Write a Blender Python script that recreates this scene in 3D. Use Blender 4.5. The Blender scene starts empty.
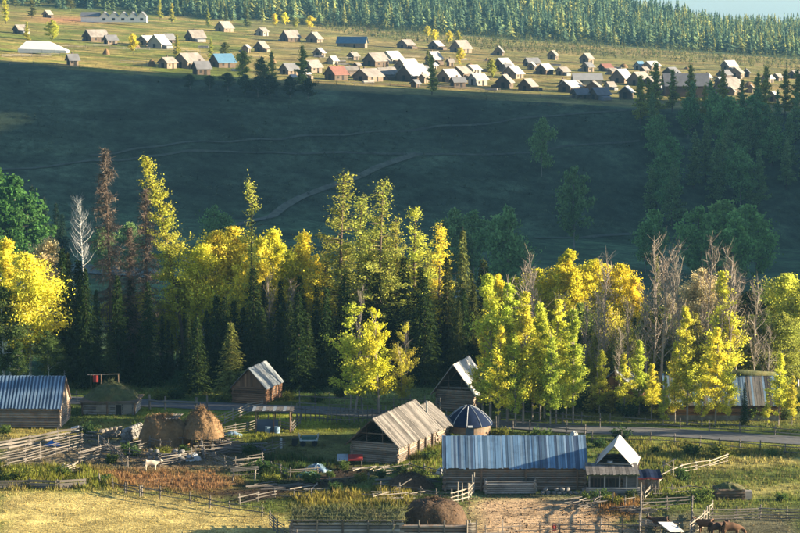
import bpy, math, random
import numpy as np
from mathutils import Vector, Matrix, noise
random.seed(7); RNG = np.random.default_rng(7)
R = math.radians
SC = bpy.context.scene; COL = SC.collection
# ------------------------------------------------------------------ camera
F = 2200.0; PIT = math.atan(252.5 / F); CAMZ = 45.0
cd = bpy.data.cameras.new('camera'); cam = bpy.data.objects.new('camera', cd); COL.objects.link(cam)
cam.location = (0, 0, CAMZ); cam.rotation_euler = (math.pi / 2 - PIT, 0, 0)
cd.sensor_width = 36; cd.lens = 36 * F / 800; cd.clip_start = 1; cd.clip_end = 20000
SC.camera = cam
# ------------------------------------------------------------------ world, sun, exposure
SUN_AZ, SUN_EL = R(1), R(12.5)          # azimuth from +X towards +Y (to the right, a little beyond the scene)
w = bpy.data.worlds.new('World'); SC.world = w; w.use_nodes = True
nt = w.node_tree; bg = nt.nodes['Background']
sky = nt.nodes.new('ShaderNodeTexSky'); sky.sky_type = 'NISHITA'; sky.sun_disc = False
sky.sun_elevation = SUN_EL; sky.sun_rotation = math.pi / 2 - SUN_AZ
sky.air_density = 1.0; sky.dust_density = 0.5; sky.ozone_density = 2.5
nt.links.new(sky.outputs[0], bg.inputs[0]); bg.inputs[1].default_value = 0.055
sv = Vector((math.cos(SUN_EL) * math.cos(SUN_AZ), math.cos(SUN_EL) * math.sin(SUN_AZ), math.sin(SUN_EL)))
sl = bpy.data.lights.new('sun', 'SUN'); so = bpy.data.objects.new('sun', sl); COL.objects.link(so)
sl.energy = 5.0; sl.angle = R(0.5); sl.color = (1.0, 0.84, 0.58)
so.rotation_euler = sv.to_track_quat('Z', 'Y').to_euler(); so.location = (300, 100, 200)
SC.view_settings.view_transform = 'Standard'; SC.view_settings.look = 'None'
SC.view_settings.exposure = 2.15; SC.view_settings.gamma = 1.0
SC.render.engine = 'CYCLES'
SC.cycles.max_bounces = 5; SC.cycles.diffuse_bounces = 3; SC.cycles.glossy_bounces = 2; SC.cycles.transmission_bounces = 3; SC.cycles.volume_bounces = 0

# ------------------------------------------------------------------ terrain height
def sm(a, b, t):
    t = min(1, max(0, (t - a) / (b - a))); return t * t * (3 - 2 * t)
def ns(x, y, s, k=0.0): return noise.noise(Vector((x / s, y / s, k)))
def d_edge(x): return 745 + .02 * x + 7 * ns(x, 0, 40, 3)
def shade_spur(x, y):  # unseen ridge right of view, added and shaped to shade slope and valley
    yp = y - .02 * x
    pr = np.interp(yp, [300, 330, 420, 600, 735, 752, 790, 835, 870], [0, 12, 105, 142, 160, 138, 60, 12, 0])
    return pr * sm(185, 350, x) * (1 - sm(420, 640, x))
def Z(x, y):
    xc = max(-260, min(260, x))
    db = 640 + .2 * xc; de = d_edge(xc); df = 1300 - .2 * xc
    zv = -20 - .05 * xc; zb = -16.4 - .08 * xc
    ze = 18.2 - .0655 * xc + .0001 * xc * xc; zf = 34.4 - .067 * xc
    if y < 284: z = .07 * ns(x, y, 7) if y > 150 else 0
    elif y < 410: z = zv * sm(284, 410, y) + .07 * ns(x, y, 7)
    elif y < db:
        z = zv + (zb - zv) * (y - 410) / (db - 410) + .8 * ns(x, y, 35) * min(1, abs(y - 512) / 30)
        z -= 1.3 * (1 - min(1, abs(y - 512) / 16)) ** .5 if abs(y - 512) < 16 else 0
    elif y < de:
        t = (y - db) / (de - db); t2 = t + .35 * t * (1 - t) * (t - .2) ; e = .5 - .5 * math.cos(math.pi * min(1, max(0, t)))
        s = .75 * t + .25 * e
        z = zb + (ze - zb) * s + (1.6 * ns(x, y, 28) + 1.0 * ns(x, y, 11)) * math.sin(math.pi * t)
    elif y < df:
        t = (y - de) / (df - de); z = ze + (zf - ze) * t + .5 * ns(x, y, 40) * min(1, (y - de) / 20)
    else:
        rise = max(13, min(78, 51 - .16 * xc))
        q = y - df
        z = zf + rise * sm(-30, 380, q) - (rise + 60) * sm(520, 1400, q) + 2 * ns(x, y, 60) * sm(0, 80, q)
    return z + shade_spur(x, y) + (sm(300, 700, abs(x)) * 30 if y > 500 else 0) * (x < 0)
def ray(u, v):
    up = 266.5 - v; cp, sp = math.cos(PIT), math.sin(PIT)
    return Vector((u - 400, F * cp + up * sp, -F * sp + up * cp))
def at(u, v, d):
    r = ray(u, v); return Vector((0, 0, CAMZ)) + r * (d / r.y)
def G(u, v):
    r = ray(u, v); t = -CAMZ / r.z; p = Vector((0, 0, CAMZ)) + r * t
    for _ in range(3):
        t = (Z(p.x, p.y) - CAMZ) / r.z; p = Vector((0, 0, CAMZ)) + r * t
    return Vector((p.x, p.y, Z(p.x, p.y)))
def Gfar(u, v, lo=560, hi=1700, step=4):
    r = ray(u, v); d = lo
    while d < hi:
        p = Vector((0, 0, CAMZ)) + r * (d / r.y)
        if p.z <= Z(p.x, p.y): break
        d += step
    return Vector((p.x, p.y, Z(p.x, p.y)))
def uv_of(x, y, z):
    cp, sp = math.cos(PIT), math.sin(PIT); z = z - CAMZ
    f = y * cp - z * sp; up = y * sp + z * cp
    return 400 + F * x / f, 266.5 - F * up / f

# ------------------------------------------------------------------ materials
MATS = {}
def nodes(name):
    m = bpy.data.materials.new(name); m.use_nodes = True; n = m.node_tree.nodes; l = m.node_tree.links
    return m, n, l, n['Principled BSDF']
def mixc(n, l, a, b, fac, mode='MIX'):
    x = n.new('ShaderNodeMix'); x.data_type = 'RGBA'; x.blend_type = mode
    for s, v in ((6, a), (7, b)):
        if isinstance(v, tuple): x.inputs[s].default_value = (*v, 1)
        else: l.new(v, x.inputs[s])
    if isinstance(fac, (int, float)): x.inputs[0].default_value = fac
    else: l.new(fac, x.inputs[0])
    return x.outputs[2]
def rng(n, l, src, a, b, c, d):
    x = n.new('ShaderNodeMapRange'); l.new(src, x.inputs[0])
    for i, v in enumerate((a, b, c, d)): x.inputs[i + 1].default_value = v
    return x.outputs[0]
def ntex(n, l, coord, scale, detail=4, st=None, rough=.6):
    t = n.new('ShaderNodeTexNoise'); t.inputs['Scale'].default_value = scale; t.inputs['Detail'].default_value = detail
    t.inputs['Roughness'].default_value = rough
    if st:
        mp = n.new('ShaderNodeMapping'); mp.inputs['Scale'].default_value = st; l.new(coord, mp.inputs[0]); coord = mp.outputs[0]
    l.new(coord, t.inputs['Vector']); return t.outputs['Fac']
def wood(name, c1, c2, c3=None, rough=.85, stretch=(.25, 6, 6), scale=3, vary=.45, spec=.3, warm=None):
    """weathered wood: grain along local X of world-scaled coordinates, per-piece value change, stains"""
    m, n, l, p = nodes(name)
    tc = n.new('ShaderNodeTexCoord'); oi = n.new('ShaderNodeObjectInfo')
    vt = n.new('ShaderNodeVectorMath'); vt.operation = 'ADD'
    sc = n.new('ShaderNodeVectorMath'); sc.operation = 'SCALE'; sc.inputs[3].default_value = 50
    cx = n.new('ShaderNodeCombineXYZ')
    for i in range(3): l.new(oi.outputs['Random'], cx.inputs[i])
    l.new(cx.outputs[0], sc.inputs[0]); l.new(tc.outputs['Object'], vt.inputs[0]); l.new(sc.outputs[0], vt.inputs[1])
    f = ntex(n, l, vt.outputs[0], scale, 5, stretch)
    c = mixc(n, l, c1, c2, rng(n, l, f, .3, .7, 0, 1))
    g = n.new('ShaderNodeNewGeometry')
    f2 = ntex(n, l, g.outputs['Position'], .7, 5)
    c = mixc(n, l, c, c3 or tuple(x * .45 for x in c1), rng(n, l, f2, .48, .72, 0, .8))
    f3 = ntex(n, l, g.outputs['Position'], 2.3, 4)
    if warm: c = mixc(n, l, c, warm, rng(n, l, f3, .5, .68, 0, .7))
    v = rng(n, l, oi.outputs['Random'], 0, 1, 1 - vary, 1 + vary)
    hsv = n.new('ShaderNodeHueSaturation'); l.new(v, hsv.inputs['Value']); l.new(c, hsv.inputs['Color'])
    l.new(hsv.outputs[0], p.inputs['Base Color']); p.inputs['Roughness'].default_value = rough
    p.inputs['Specular IOR Level'].default_value = spec
    b = n.new('ShaderNodeBump'); b.inputs['Strength'].default_value = .5; b.inputs['Distance'].default_value = .02
    l.new(f, b.inputs['Height']); l.new(b.outputs[0], p.inputs['Normal'])
    MATS[name] = m; return m
def plain(name, c, rough=.7, var=.25, scale=2.0, dirt=None, metal=0, spec=.4, bump=0):
    m, n, l, p = nodes(name); g = n.new('ShaderNodeNewGeometry')
    f = ntex(n, l, g.outputs['Position'], scale, 6)
    cc = mixc(n, l, tuple(x * (1 - var) for x in c), tuple(min(1, x * (1 + var)) for x in c), rng(n, l, f, .3, .7, 0, 1))
    if dirt:
        f2 = ntex(n, l, g.outputs['Position'], scale * .37, 5)
        cc = mixc(n, l, cc, dirt, rng(n, l, f2, .5, .7, 0, .75))
    l.new(cc, p.inputs['Base Color']); p.inputs['Roughness'].default_value = rough; p.inputs['Metallic'].default_value = metal
    p.inputs['Specular IOR Level'].default_value = spec
    if bump:
        b = n.new('ShaderNodeBump'); b.inputs['Strength'].default_value = bump; b.inputs['Distance'].default_value = .1
        l.new(f, b.inputs['Height']); l.new(b.outputs[0], p.inputs['Normal'])
    MATS[name] = m; return m
def leafmat(name, trans=.5, vary=.5, shift=None):
    m, n, l, p = nodes(name); n.remove(p)
    oi = n.new('ShaderNodeObjectInfo'); g = n.new('ShaderNodeNewGeometry')
    v = rng(n, l, g.outputs['Random Per Island'], 0, 1, 1 - vary, 1 + vary)
    f = ntex(n, l, g.outputs['Position'], .45, 3)
    hs = n.new('ShaderNodeHueSaturation'); l.new(oi.outputs['Color'], hs.inputs['Color']); l.new(v, hs.inputs['Value'])
    l.new(rng(n, l, f, .3, .7, .492, .518), hs.inputs['Hue'])
    d = n.new('ShaderNodeBsdfDiffuse'); t = n.new('ShaderNodeBsdfTranslucent'); mx = n.new('ShaderNodeMixShader')
    l.new(hs.outputs[0], d.inputs[0]); l.new(hs.outputs[0], t.inputs[0]); mx.inputs[0].default_value = trans
    l.new(d.outputs[0], mx.inputs[1]); l.new(t.outputs[0], mx.inputs[2])
    l.new(mx.outputs[0], n['Material Output'].inputs[0]); MATS[name] = m; return m
def attrmat(name, vary=.35, s1=.35, s2=3.0, trans=0, island=False, bump=.6):
    m, n, l, p = nodes(name); a = n.new('ShaderNodeAttribute'); a.attribute_name = 'col'
    g = n.new('ShaderNodeNewGeometry')
    f = ntex(n, l, g.outputs['Position'], s1, 6); f2 = ntex(n, l, g.outputs['Position'], s2, 5, None, .7)
    ad = n.new('ShaderNodeMath'); ad.operation = 'MULTIPLY'
    l.new(rng(n, l, f, .3, .7, 1 - vary, 1 + vary), ad.inputs[0]); l.new(rng(n, l, f2, .3, .7, 1 - vary, 1 + vary), ad.inputs[1])
    f4 = ntex(n, l, g.outputs['Position'], .05, 6, None, .65); a4 = n.new('ShaderNodeMath'); a4.operation = 'MULTIPLY'; l.new(ad.outputs[0], a4.inputs[0]); l.new(rng(n, l, f4, .3, .7, 1 - vary, 1 + vary), a4.inputs[1])
    val = a4.outputs[0]
    if island:
        a2 = n.new('ShaderNodeMath'); a2.operation = 'MULTIPLY'; l.new(val, a2.inputs[0])
        l.new(rng(n, l, g.outputs['Random Per Island'], 0, 1, .6, 1.4), a2.inputs[1]); val = a2.outputs[0]
    hs = n.new('ShaderNodeHueSaturation'); l.new(a.outputs['Color'], hs.inputs['Color']); l.new(val, hs.inputs['Value'])
    l.new(hs.outputs[0], p.inputs['Base Color']); p.inputs['Roughness'].default_value = .95; p.inputs['Specular IOR Level'].default_value = .1
    if trans:
        t = n.new('ShaderNodeBsdfTranslucent'); mx = n.new('ShaderNodeMixShader'); mx.inputs[0].default_value = trans
        l.new(hs.outputs[0], t.inputs[0]); l.new(p.outputs[0], mx.inputs[1]); l.new(t.outputs[0], mx.inputs[2])
        l.new(mx.outputs[0], n['Material Output'].inputs[0])
    if bump:
        b = n.new('ShaderNodeBump'); b.inputs['Strength'].default_value = bump; b.inputs['Distance'].default_value = .25
        l.new(f2, b.inputs['Height']); l.new(b.outputs[0], p.inputs['Normal'])
    MATS[name] = m; return m

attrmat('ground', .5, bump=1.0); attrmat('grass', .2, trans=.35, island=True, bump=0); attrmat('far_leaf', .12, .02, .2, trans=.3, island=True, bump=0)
leafmat('leaf'); leafmat('needle', .25, .4); leafmat('twig', .1, .35)
wood('log_wall', (.20, .155, .12), (.30, .25, .21), warm=(.30, .15, .075))
wood('log_dark', (.12, .085, .06), (.20, .15, .11), warm=(.20, .09, .045))
wood('log_grey', (.24, .22, .20), (.36, .33, .30), (.12, .10, .09))
wood('log_red', (.19, .095, .05), (.26, .14, .08))
wood('board_grey', (.105, .094, .088), (.185, .167, .152), (.045, .04, .037), vary=.5)
wood('board_blue', (.07, .14, .24), (.13, .23, .35), (.04, .07, .12), vary=.5, rough=.55, spec=.6)
wood('board_blue_dark', (.035, .06, .11), (.06, .095, .16), (.02, .035, .07), vary=.2, rough=.5, spec=.6)
wood('board_blue_light', (.15, .25, .37), (.24, .33, .43), (.10, .16, .23), vary=.2, rough=.5, spec=.6)
wood('fence_wood', (.115, .098, .085), (.19, .168, .148), (.06, .05, .043), vary=.45)
wood('pale_wood', (.235, .20, .16), (.33, .29, .24), (.14, .115, .09), vary=.3)
plain('sheet_metal', (.27, .30, .33), .45, .08, 1.2, (.42, .40, .38), metal=.25)
plain('sheet_white', (.46, .46, .455), .5, .08, 1.2, (.33, .31, .28))
plain('dark_inside', (.02, .018, .016), .9)
plain('hay', (.19, .115, .055), .95, .35, 3, (.15, .085, .04), bump=1)
plain('manure', (.075, .045, .026), .98, .5, 4, (.13, .08, .045), bump=1)
plain('sod', (.075, .085, .03), .95, .4, 2, (.14, .11, .04), bump=1)
plain('stone', (.20, .19, .18), .9, .4, 1.5, (.10, .09, .085), bump=.6)
plain('navy_cloth', (.008, .016, .045), .9, .3, 3, spec=.1)
plain('strap_white', (.42, .44, .46), .8)
plain('blue_tarp', (.03, .16, .45), .5, .3, 3)
plain('blue_grey_tarp', (.15, .23, .31), .55, .4, 4, (.1, .14, .2))
plain('white_cloth', (.42, .42, .41), .7, .06)
plain('red_paint', (.32, .035, .03), .6, .25, 3)
plain('green_tarp', (.05, .12, .10), .6, .25, 3)
plain('rubber', (.02, .02, .022), .8); plain('steel', (.35, .38, .40), .4, .15, 3, metal=.7)
plain('cow_brown', (.11, .052, .024), .85, .3, 5); plain('cow_dark', (.06, .03, .018), .85, .3, 5); plain('cow_pale', (.50, .42, .33), .85, .15, 4)
plain('asphalt', (.105, .105, .11), .9, .25, 2, (.15, .135, .115)); plain('track_dirt', (.095, .10, .07), .95, .4, .5); plain('track_faint', (.062, .072, .048), .95, .45, .4)
plain('bark', (.075, .055, .042), .95, .35, 3, bump=.6); plain('bark_red', (.11, .075, .055), .95, .35, 3, bump=.6)
plain('birch_bark', (.62, .60, .56), .8, .12, 4, (.12, .1, .09)); plain('grey_bark', (.25, .21, .175), .9, .2, 3)
plain('wall_far', (.20, .15, .11), .9, .3, .5, (.11, .08, .06)); plain('wall_pale', (.32, .285, .235), .9, .15, .5)
plain('wall_dark', (.10, .07, .05), .9, .3, .5); plain('roof_far', (.23, .205, .185), .7, .25, .6, (.14, .12, .105))
plain('bright_white', (.8, .78, .74), .7, .05, .6); plain('roof_pale', (.36, .345, .33), .6, .1, .6); plain('roof_blue', (.07, .16, .25), .55, .15, .8); plain('roof_red', (.19, .08, .06), .7, .2, .8)
plain('roof_grey', (.15, .15, .16), .6, .2, .5)
m, n, l, p = nodes('water'); p.inputs['Base Color'].default_value = (.05, .08, .09, 1); p.inputs['Roughness'].default_value = .12
g = n.new('ShaderNodeNewGeometry'); b = n.new('ShaderNodeBump'); b.inputs['Strength'].default_value = .3
l.new(ntex(n, l, g.outputs['Position'], 1.5), b.inputs['Height']); l.new(b.outputs[0], p.inputs['Normal']); MATS['water'] = m

# ------------------------------------------------------------------ mesh helpers
def mesh_np(name, V, Fc, mat, col=None, smooth=False):
    V = np.asarray(V, np.float32).reshape(-1, 3); Fc = np.asarray(Fc, np.int32); k = Fc.shape[1]
    me = bpy.data.meshes.new(name); me.vertices.add(len(V)); me.vertices.foreach_set('co', V.ravel())
    me.loops.add(Fc.size); me.loops.foreach_set('vertex_index', Fc.ravel())
    me.polygons.add(len(Fc)); me.polygons.foreach_set('loop_start', np.arange(0, Fc.size, k, dtype=np.int32))
    me.polygons.foreach_set('loop_total', np.full(len(Fc), k, np.int32))
    if smooth: me.polygons.foreach_set('use_smooth', np.ones(len(Fc), bool))
    if col is not None:
        a = me.color_attributes.new('col', 'FLOAT_COLOR', 'POINT')
        c = np.ones((len(V), 4), np.float32); c[:, :3] = col; a.data.foreach_set('color', c.ravel())
    me.update(calc_edges=True); me.materials.append(MATS[mat]); return me
def mesh_pd(name, V, Fc, mat, smooth=False):
    me = bpy.data.meshes.new(name); me.from_pydata([tuple(v) for v in V], [], Fc); me.materials.append(MATS[mat])
    if smooth: me.polygons.foreach_set('use_smooth', [True] * len(me.polygons))
    me.update(); return me
def ob(name, me, parent=None, loc=(0, 0, 0), rot=(0, 0, 0), scale=(1, 1, 1)):
    o = bpy.data.objects.new(name, me); COL.objects.link(o); o.parent = parent
    o.location = loc; o.rotation_euler = rot; o.scale = scale; return o
def tag(o, label, cat, group=None):
    o['label'] = label; o['category'] = cat
    if group: o['group'] = group
    return o
def thing(name, label, cat, loc=(0, 0, 0), rz=0, group=None):
    o = ob(name, None, None, loc, (0, 0, rz)); o.empty_display_size = .3; return tag(o, label, cat, group)
def struct(o, kind='structure'): o['kind'] = kind; return o
CUBE_V = [(x, y, z) for x in (-.5, .5) for y in (-.5, .5) for z in (-.5, .5)]
CUBE_F = [(0, 1, 3, 2), (4, 6, 7, 5), (0, 4, 5, 1), (2, 3, 7, 6), (0, 2, 6, 4), (1, 5, 7, 3)]
_c = {}
def unit_cube(mat, var=0):
    """a slightly uneven plank of unit size"""
    k = ('c', mat, var)
    if k not in _c:
        r = random.Random(var * 31 + 5); j = .0 if var == 0 else .5
        V = [(x + (r.uniform(-.012, .012) * j), y * (1 + r.uniform(-.25, .1) * j), z * (1 + r.uniform(-.3, .2) * j)) for x, y, z in CUBE_V]
        _c[k] = mesh_pd('plank', V, CUBE_F, mat)
    return _c[k]
def unit_log(mat, var=0):
    k = ('l', mat, var)
    if k not in _c:
        r = random.Random(var + 11); V = []; Fc = []; N = 8; S = 4
        for s in range(S + 1):
            t = s / S; oy, oz = r.uniform(-.08, .08), r.uniform(-.08, .08); rr = 1 - .18 * t * (var % 2) + r.uniform(-.06, .06)
            for i in range(N):
                a = 2 * math.pi * i / N; V.append((t - .5, oy + rr * math.cos(a), oz + rr * math.sin(a)))
        for s in range(S):
            for i in range(N):
                j = (i + 1) % N; Fc.append((s * N + i, s * N + j, s * N + N + j, s * N + N + i))
        Fc.append(tuple(range(N))[::-1]); Fc.append(tuple(range(S * N, S * N + N)))
        _c[k] = mesh_pd('log', V, Fc, mat)
    return _c[k]
def box(name, parent, c, s, mat, rot=(0, 0, 0), var=1): return ob(name, unit_cube(mat, var), parent, c, rot, s)
def beam(name, parent, p, q, r, mat, var=None, flat=None):
    """a round pole (or flat plank) from p to q"""
    p, q = Vector(p), Vector(q); d = q - p; L = d.length
    e = d.to_track_quat('X', 'Z').to_euler()
    v = random.randrange(4) if var is None else var
    if flat: return ob(name, unit_cube(mat, 1 + v), parent, (p + q) / 2, e, (L, flat[0], flat[1]))
    return ob(name, unit_log(mat, v), parent, (p + q) / 2, e, (L, r, r))
class MB:
    def __init__(s): s.V = []; s.F = []
    def add(s, V, Fc):
        o = len(s.V); s.V += [tuple(v) for v in V]; s.F += [tuple(i + o for i in f) for f in Fc]
    def box(s, c, d):
        s.add([(c[0] + x * d[0], c[1] + y * d[1], c[2] + z * d[2]) for x, y, z in CUBE_V], CUBE_F)
    def tube(s, P, rad, n=6, cap=True):
        P = [Vector(p) for p in P]; V = []; Fc = []
        for i, p in enumerate(P):
            t = (P[min(i + 1, len(P) - 1)] - P[max(i - 1, 0)]).normalized()
            a = t.cross(Vector((0, 0, 1)) if abs(t.z) < .9 else Vector((1, 0, 0))).normalized(); b_ = t.cross(a)
            for k in range(n):
                th = 2 * math.pi * k / n; V.append(p + (a * math.cos(th) + b_ * math.sin(th)) * rad[i])
        for i in range(len(P) - 1):
            for k in range(n):
                j = (k + 1) % n; Fc.append((i * n + k, i * n + n + k, i * n + n + j, i * n + j))
        if cap: Fc += [tuple(range(n)), tuple(range((len(P) - 1) * n, len(P) * n))[::-1]]
        s.add(V, Fc)
    def build(s, name, mat, parent=None, smooth=False, loc=(0, 0, 0)): return ob(name, mesh_pd(name, s.V, s.F, mat, smooth), parent, loc)
ORD = 'first second third fourth fifth sixth seventh eighth ninth tenth eleventh twelfth thirteenth fourteenth fifteenth sixteenth seventeenth eighteenth nineteenth twentieth'.split()
TENS = {20: 'twenty', 30: 'thirty', 40: 'forty', 50: 'fifty', 60: 'sixty', 70: 'seventy', 80: 'eighty', 90: 'ninety'}
def ordn(i):
    if i < 20: return ORD[i]
    t, r_ = (i + 1) // 10 * 10, (i + 1) % 10
    return TENS[t][:-1] + 'ieth' if r_ == 0 else TENS[t] + '-' + ORD[r_ - 1]

# ------------------------------------------------------------------ ground
ZONES = [  # polygon in photo pixels -> world by projection; colour, softness px, grass height, density
    ([(0, 380), (130, 382), (340, 396), (430, 408), (430, 300), (0, 300)], (.035, .085, .028), 5, .22, 1),
    ([(330, 386), (430, 388), (436, 404), (330, 402)], (.20, .24, .08), 3, .2, 1),
    ([(140, 411), (330, 416), (345, 430), (240, 445), (190, 438), (140, 418)], (.23, .25, .03), 4, .22, 1),
    ([(560, 380), (800, 385), (800, 425), (560, 420)], (.16, .16, .045), 5, .25, 1),
    ([(0, 436), (140, 438), (230, 440), (270, 470), (130, 472), (0, 466)], (.17, .135, .085), 5, .12, .4),
    ([(0, 424), (60, 428), (200, 418), (230, 430), (60, 440), (0, 440)], (.30, .25, .07), 4, .2, 1),
    ([(0, 466), (110, 468), (135, 484), (120, 492), (0, 492)], (.19, .20, .028), 4, .45, 1.6),
    ([(95, 470), (215, 470), (248, 484), (215, 496), (120, 488)], (.25, .135, .06), 5, .32, 1.5),
    ([(0, 491), (120, 492), (210, 502), (300, 522), (300, 640), (0, 640)], (.42, .33, .12), 5, .10, 1.1),
    ([(250, 444), (345, 458), (350, 476), (290, 484), (240, 474)], (.055, .09, .022), 5, .45, 1.3),
    ([(270, 430), (352, 436), (346, 462), (266, 452)], (.13, .125, .04), 5, .08, .7),
    ([(206, 494), (300, 478), (345, 464), (385, 474), (330, 490), (250, 503)], (.045, .03, .02), 4, 0, 0),
    ([(290, 494), (410, 488), (412, 506), (290, 508)], (.25, .21, .04), 4, .4, 1.6),
    ([(468, 497), (598, 494), (606, 515), (660, 540), (640, 640), (470, 640)], (.46, .31, .18), 4, 0, 0),
    ([(440, 489), (595, 489), (590, 497), (440, 500)], (.08, .115, .05), 3, .15, 1),
    ([(600, 500), (640, 500), (640, 520), (600, 515)], (.30, .16, .06), 4, .35, 1.4),
    ([(640, 470), (720, 450), (800, 445), (800, 512), (690, 515), (650, 498)], (.16, .19, .04), 6, .3, 1.4),
    ([(620, 436), (800, 446), (800, 458), (640, 466)], (.19, .19, .04), 5, .3, 1.4),
    ([(640, 515), (800, 508), (800, 640), (640, 640)], (.13, .12, .07), 5, .15, .5),
    ([(690, 462), (800, 454), (800, 466), (700, 472)], (.36, .31, .10), 4, .22, 1),  # straw stripe: a sunlit streak of the meadow put into the colour
    ([(670, 474), (800, 470), (800, 479), (690, 484)], (.10, .12, .03), 3, .3, 1),  # dark stripe: a shadow streak of the meadow put into the colour
    ([(680, 490), (800, 484), (800, 493), (700, 498)], (.34, .30, .10), 4, .2, 1),  # second straw stripe, sunlit streak again painted as ground colour
    ([(395, 446), (446, 440), (446, 470), (400, 478)], (.15, .17, .03), 4, .4, 1.5),
]
BASE = (np.array((.105, .135, .030)), .22, 1.0)
def inside(px, py, poly):
    """signed distance in pixels, positive inside (numpy)"""
    px = np.asarray(px); py = np.asarray(py); ins = np.zeros(px.shape, bool); dm = np.full(px.shape, 1e9)
    for i in range(len(poly)):
        (x0, y0), (x1, y1) = poly[i], poly[(i + 1) % len(poly)]
        cr = ((y0 > py) != (y1 > py)) & (px < (x1 - x0) * (py - y0) / ((y1 - y0) or 1e-9) + x0); ins ^= cr
        dx, dy = x1 - x0, y1 - y0; t = np.clip(((px - x0) * dx + (py - y0) * dy) / (dx * dx + dy * dy), 0, 1)
        dm = np.minimum(dm, np.hypot(px - x0 - t * dx, py - y0 - t * dy))
    return np.where(ins, dm, -dm)
def zone(u, v):
    u = np.asarray(u, float); v = np.asarray(v, float)
    c = np.tile(BASE[0], (u.size, 1)); h = np.full(u.size, BASE[1]); d = np.full(u.size, BASE[2])
    jit = 5 * np.sin(u * .21 + v * .13) * np.cos(v * .37 - u * .07) + 3 * np.sin(u * .55 - v * .6)
    for poly, col, soft, gh, den in ZONES:
        k = np.clip((inside(u, v, poly) + jit * .5) / soft * .5 + .5, 0, 1)
        c = c * (1 - k)[:, None] + np.array(col) * k[:, None]; h = h * (1 - k) + gh * k; d = d * (1 - k) + den * k
    return c, h, d
def uv_np(x, y, z):
    cp, sp = math.cos(PIT), math.sin(PIT); z = z - CAMZ; f = y * cp - z * sp; up = y * sp + z * cp
    return 400 + F * x / f, 266.5 - F * up / f
xs = np.concatenate([-np.geomspace(150, 5000, 26)[::-1], np.arange(-148, 149, 2.0), np.geomspace(150, 420, 34), np.geomspace(440, 5000, 18)])
ys = np.concatenate([[-800, -300, 0, 60, 110, 150], np.arange(165, 300, 1.5), np.arange(300, 640, 5), np.arange(640, 860, 3.0), np.arange(862, 1300, 8), np.geomspace(1302, 9000, 60)])
X, Y = np.meshgrid(xs, ys); ZZ = np.array([Z(float(a), float(b)) for a, b in zip(X.ravel(), Y.ravel())])
V = np.stack([X.ravel(), Y.ravel(), ZZ], 1)
nx, ny = len(xs), len(ys); i = np.arange(nx * ny).reshape(ny, nx)
Fc = np.stack([i[:-1, :-1].ravel(), i[:-1, 1:].ravel(), i[1:, 1:].ravel(), i[1:, :-1].ravel()], 1)
uu, vv = uv_np(V[:, 0], np.maximum(V[:, 1], 100), V[:, 2]); C, _, _ = zone(uu, vv)
for k in range(len(V)):
    x, y = V[k, 0], V[k, 1]
    if y < 290: continue
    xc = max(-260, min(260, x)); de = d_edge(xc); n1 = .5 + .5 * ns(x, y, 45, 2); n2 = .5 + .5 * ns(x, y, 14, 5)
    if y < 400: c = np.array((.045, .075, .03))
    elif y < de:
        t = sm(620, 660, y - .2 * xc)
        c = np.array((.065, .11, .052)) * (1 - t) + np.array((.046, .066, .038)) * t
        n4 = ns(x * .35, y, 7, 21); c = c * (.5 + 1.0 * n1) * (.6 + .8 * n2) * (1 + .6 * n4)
    elif y < 1300 - .2 * xc:
        st = np.array((.36, .28, .085)); gr = np.array((.17, .20, .035)); k2 = sm(.42, .6, n1 * .5 + n2 * .5)
        c = (st * k2 + gr * (1 - k2)) * .72
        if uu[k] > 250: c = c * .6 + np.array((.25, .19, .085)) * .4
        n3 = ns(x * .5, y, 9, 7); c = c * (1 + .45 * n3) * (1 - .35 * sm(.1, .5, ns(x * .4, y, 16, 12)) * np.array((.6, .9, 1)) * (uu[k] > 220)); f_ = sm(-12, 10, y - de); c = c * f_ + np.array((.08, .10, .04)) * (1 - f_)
        r_ = max(0, 1 - abs(uu[k] - 70) / 75) * max(0, 1 - abs(vv[k] - 20) / 4.5); c = c * (1 - r_) + np.array((.40, .17, .09)) * r_
    else: c = np.array((.05, .075, .035))
    C[k] = c
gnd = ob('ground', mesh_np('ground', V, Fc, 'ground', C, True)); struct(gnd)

def ribbon(name, pts, width, mat, lift=.05, step=1.5, cols=5):
    P = []
    for a, b in zip(pts[:-1], pts[1:]):
        a, b = Vector(a[:2]), Vector(b[:2]); nseg = max(1, int((b - a).length / step))
        P += [a.lerp(b, k / nseg) for k in range(nseg)]
    P.append(Vector(pts[-1][:2]))
    for _ in range(6): P = [P[0]] + [(P[i - 1] + P[i] * 2 + P[i + 1]) / 4 for i in range(1, len(P) - 1)] + [P[-1]]
    V = []; Fc = []
    for i_, p_ in enumerate(P):
        t = (P[min(i_ + 1, len(P) - 1)] - P[max(0, i_ - 1)]).normalized(); nn = Vector((-t.y, t.x))
        wd = width * (1 + .12 * ns(p_.x, p_.y, 6, 9))
        for k in range(cols):
            q = p_ + nn * wd * (k / (cols - 1) - .5); V.append((q.x, q.y, Z(q.x, q.y) + lift))
    for i_ in range(len(P) - 1):
        for k in range(cols - 1):
            a = i_ * cols + k; Fc.append((a, a + 1, a + cols + 1, a + cols))
    return struct(ob(name, mesh_pd(name, V, Fc, mat, True)))
ribbon('road', [G(u, v) for u, v in ((-60, 398), (60, 400), (140, 403), (230, 407), (330, 411), (440, 419), (560, 429), (640, 431), (720, 436), (800, 441), (880, 446))], 4.6, 'asphalt', .06)
ribbon('dirt_path', [Gfar(u, v, 420) for u, v in ((235, 228), (290, 203), (340, 184), (385, 169), (418, 158))], 2.6, 'track_dirt', .35, 3)
ribbon('dirt_path', [Gfar(u, v, 420) for u, v in ((418, 158), (520, 155), (640, 146))], 1.1, 'track_faint', .3, 3)
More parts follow.
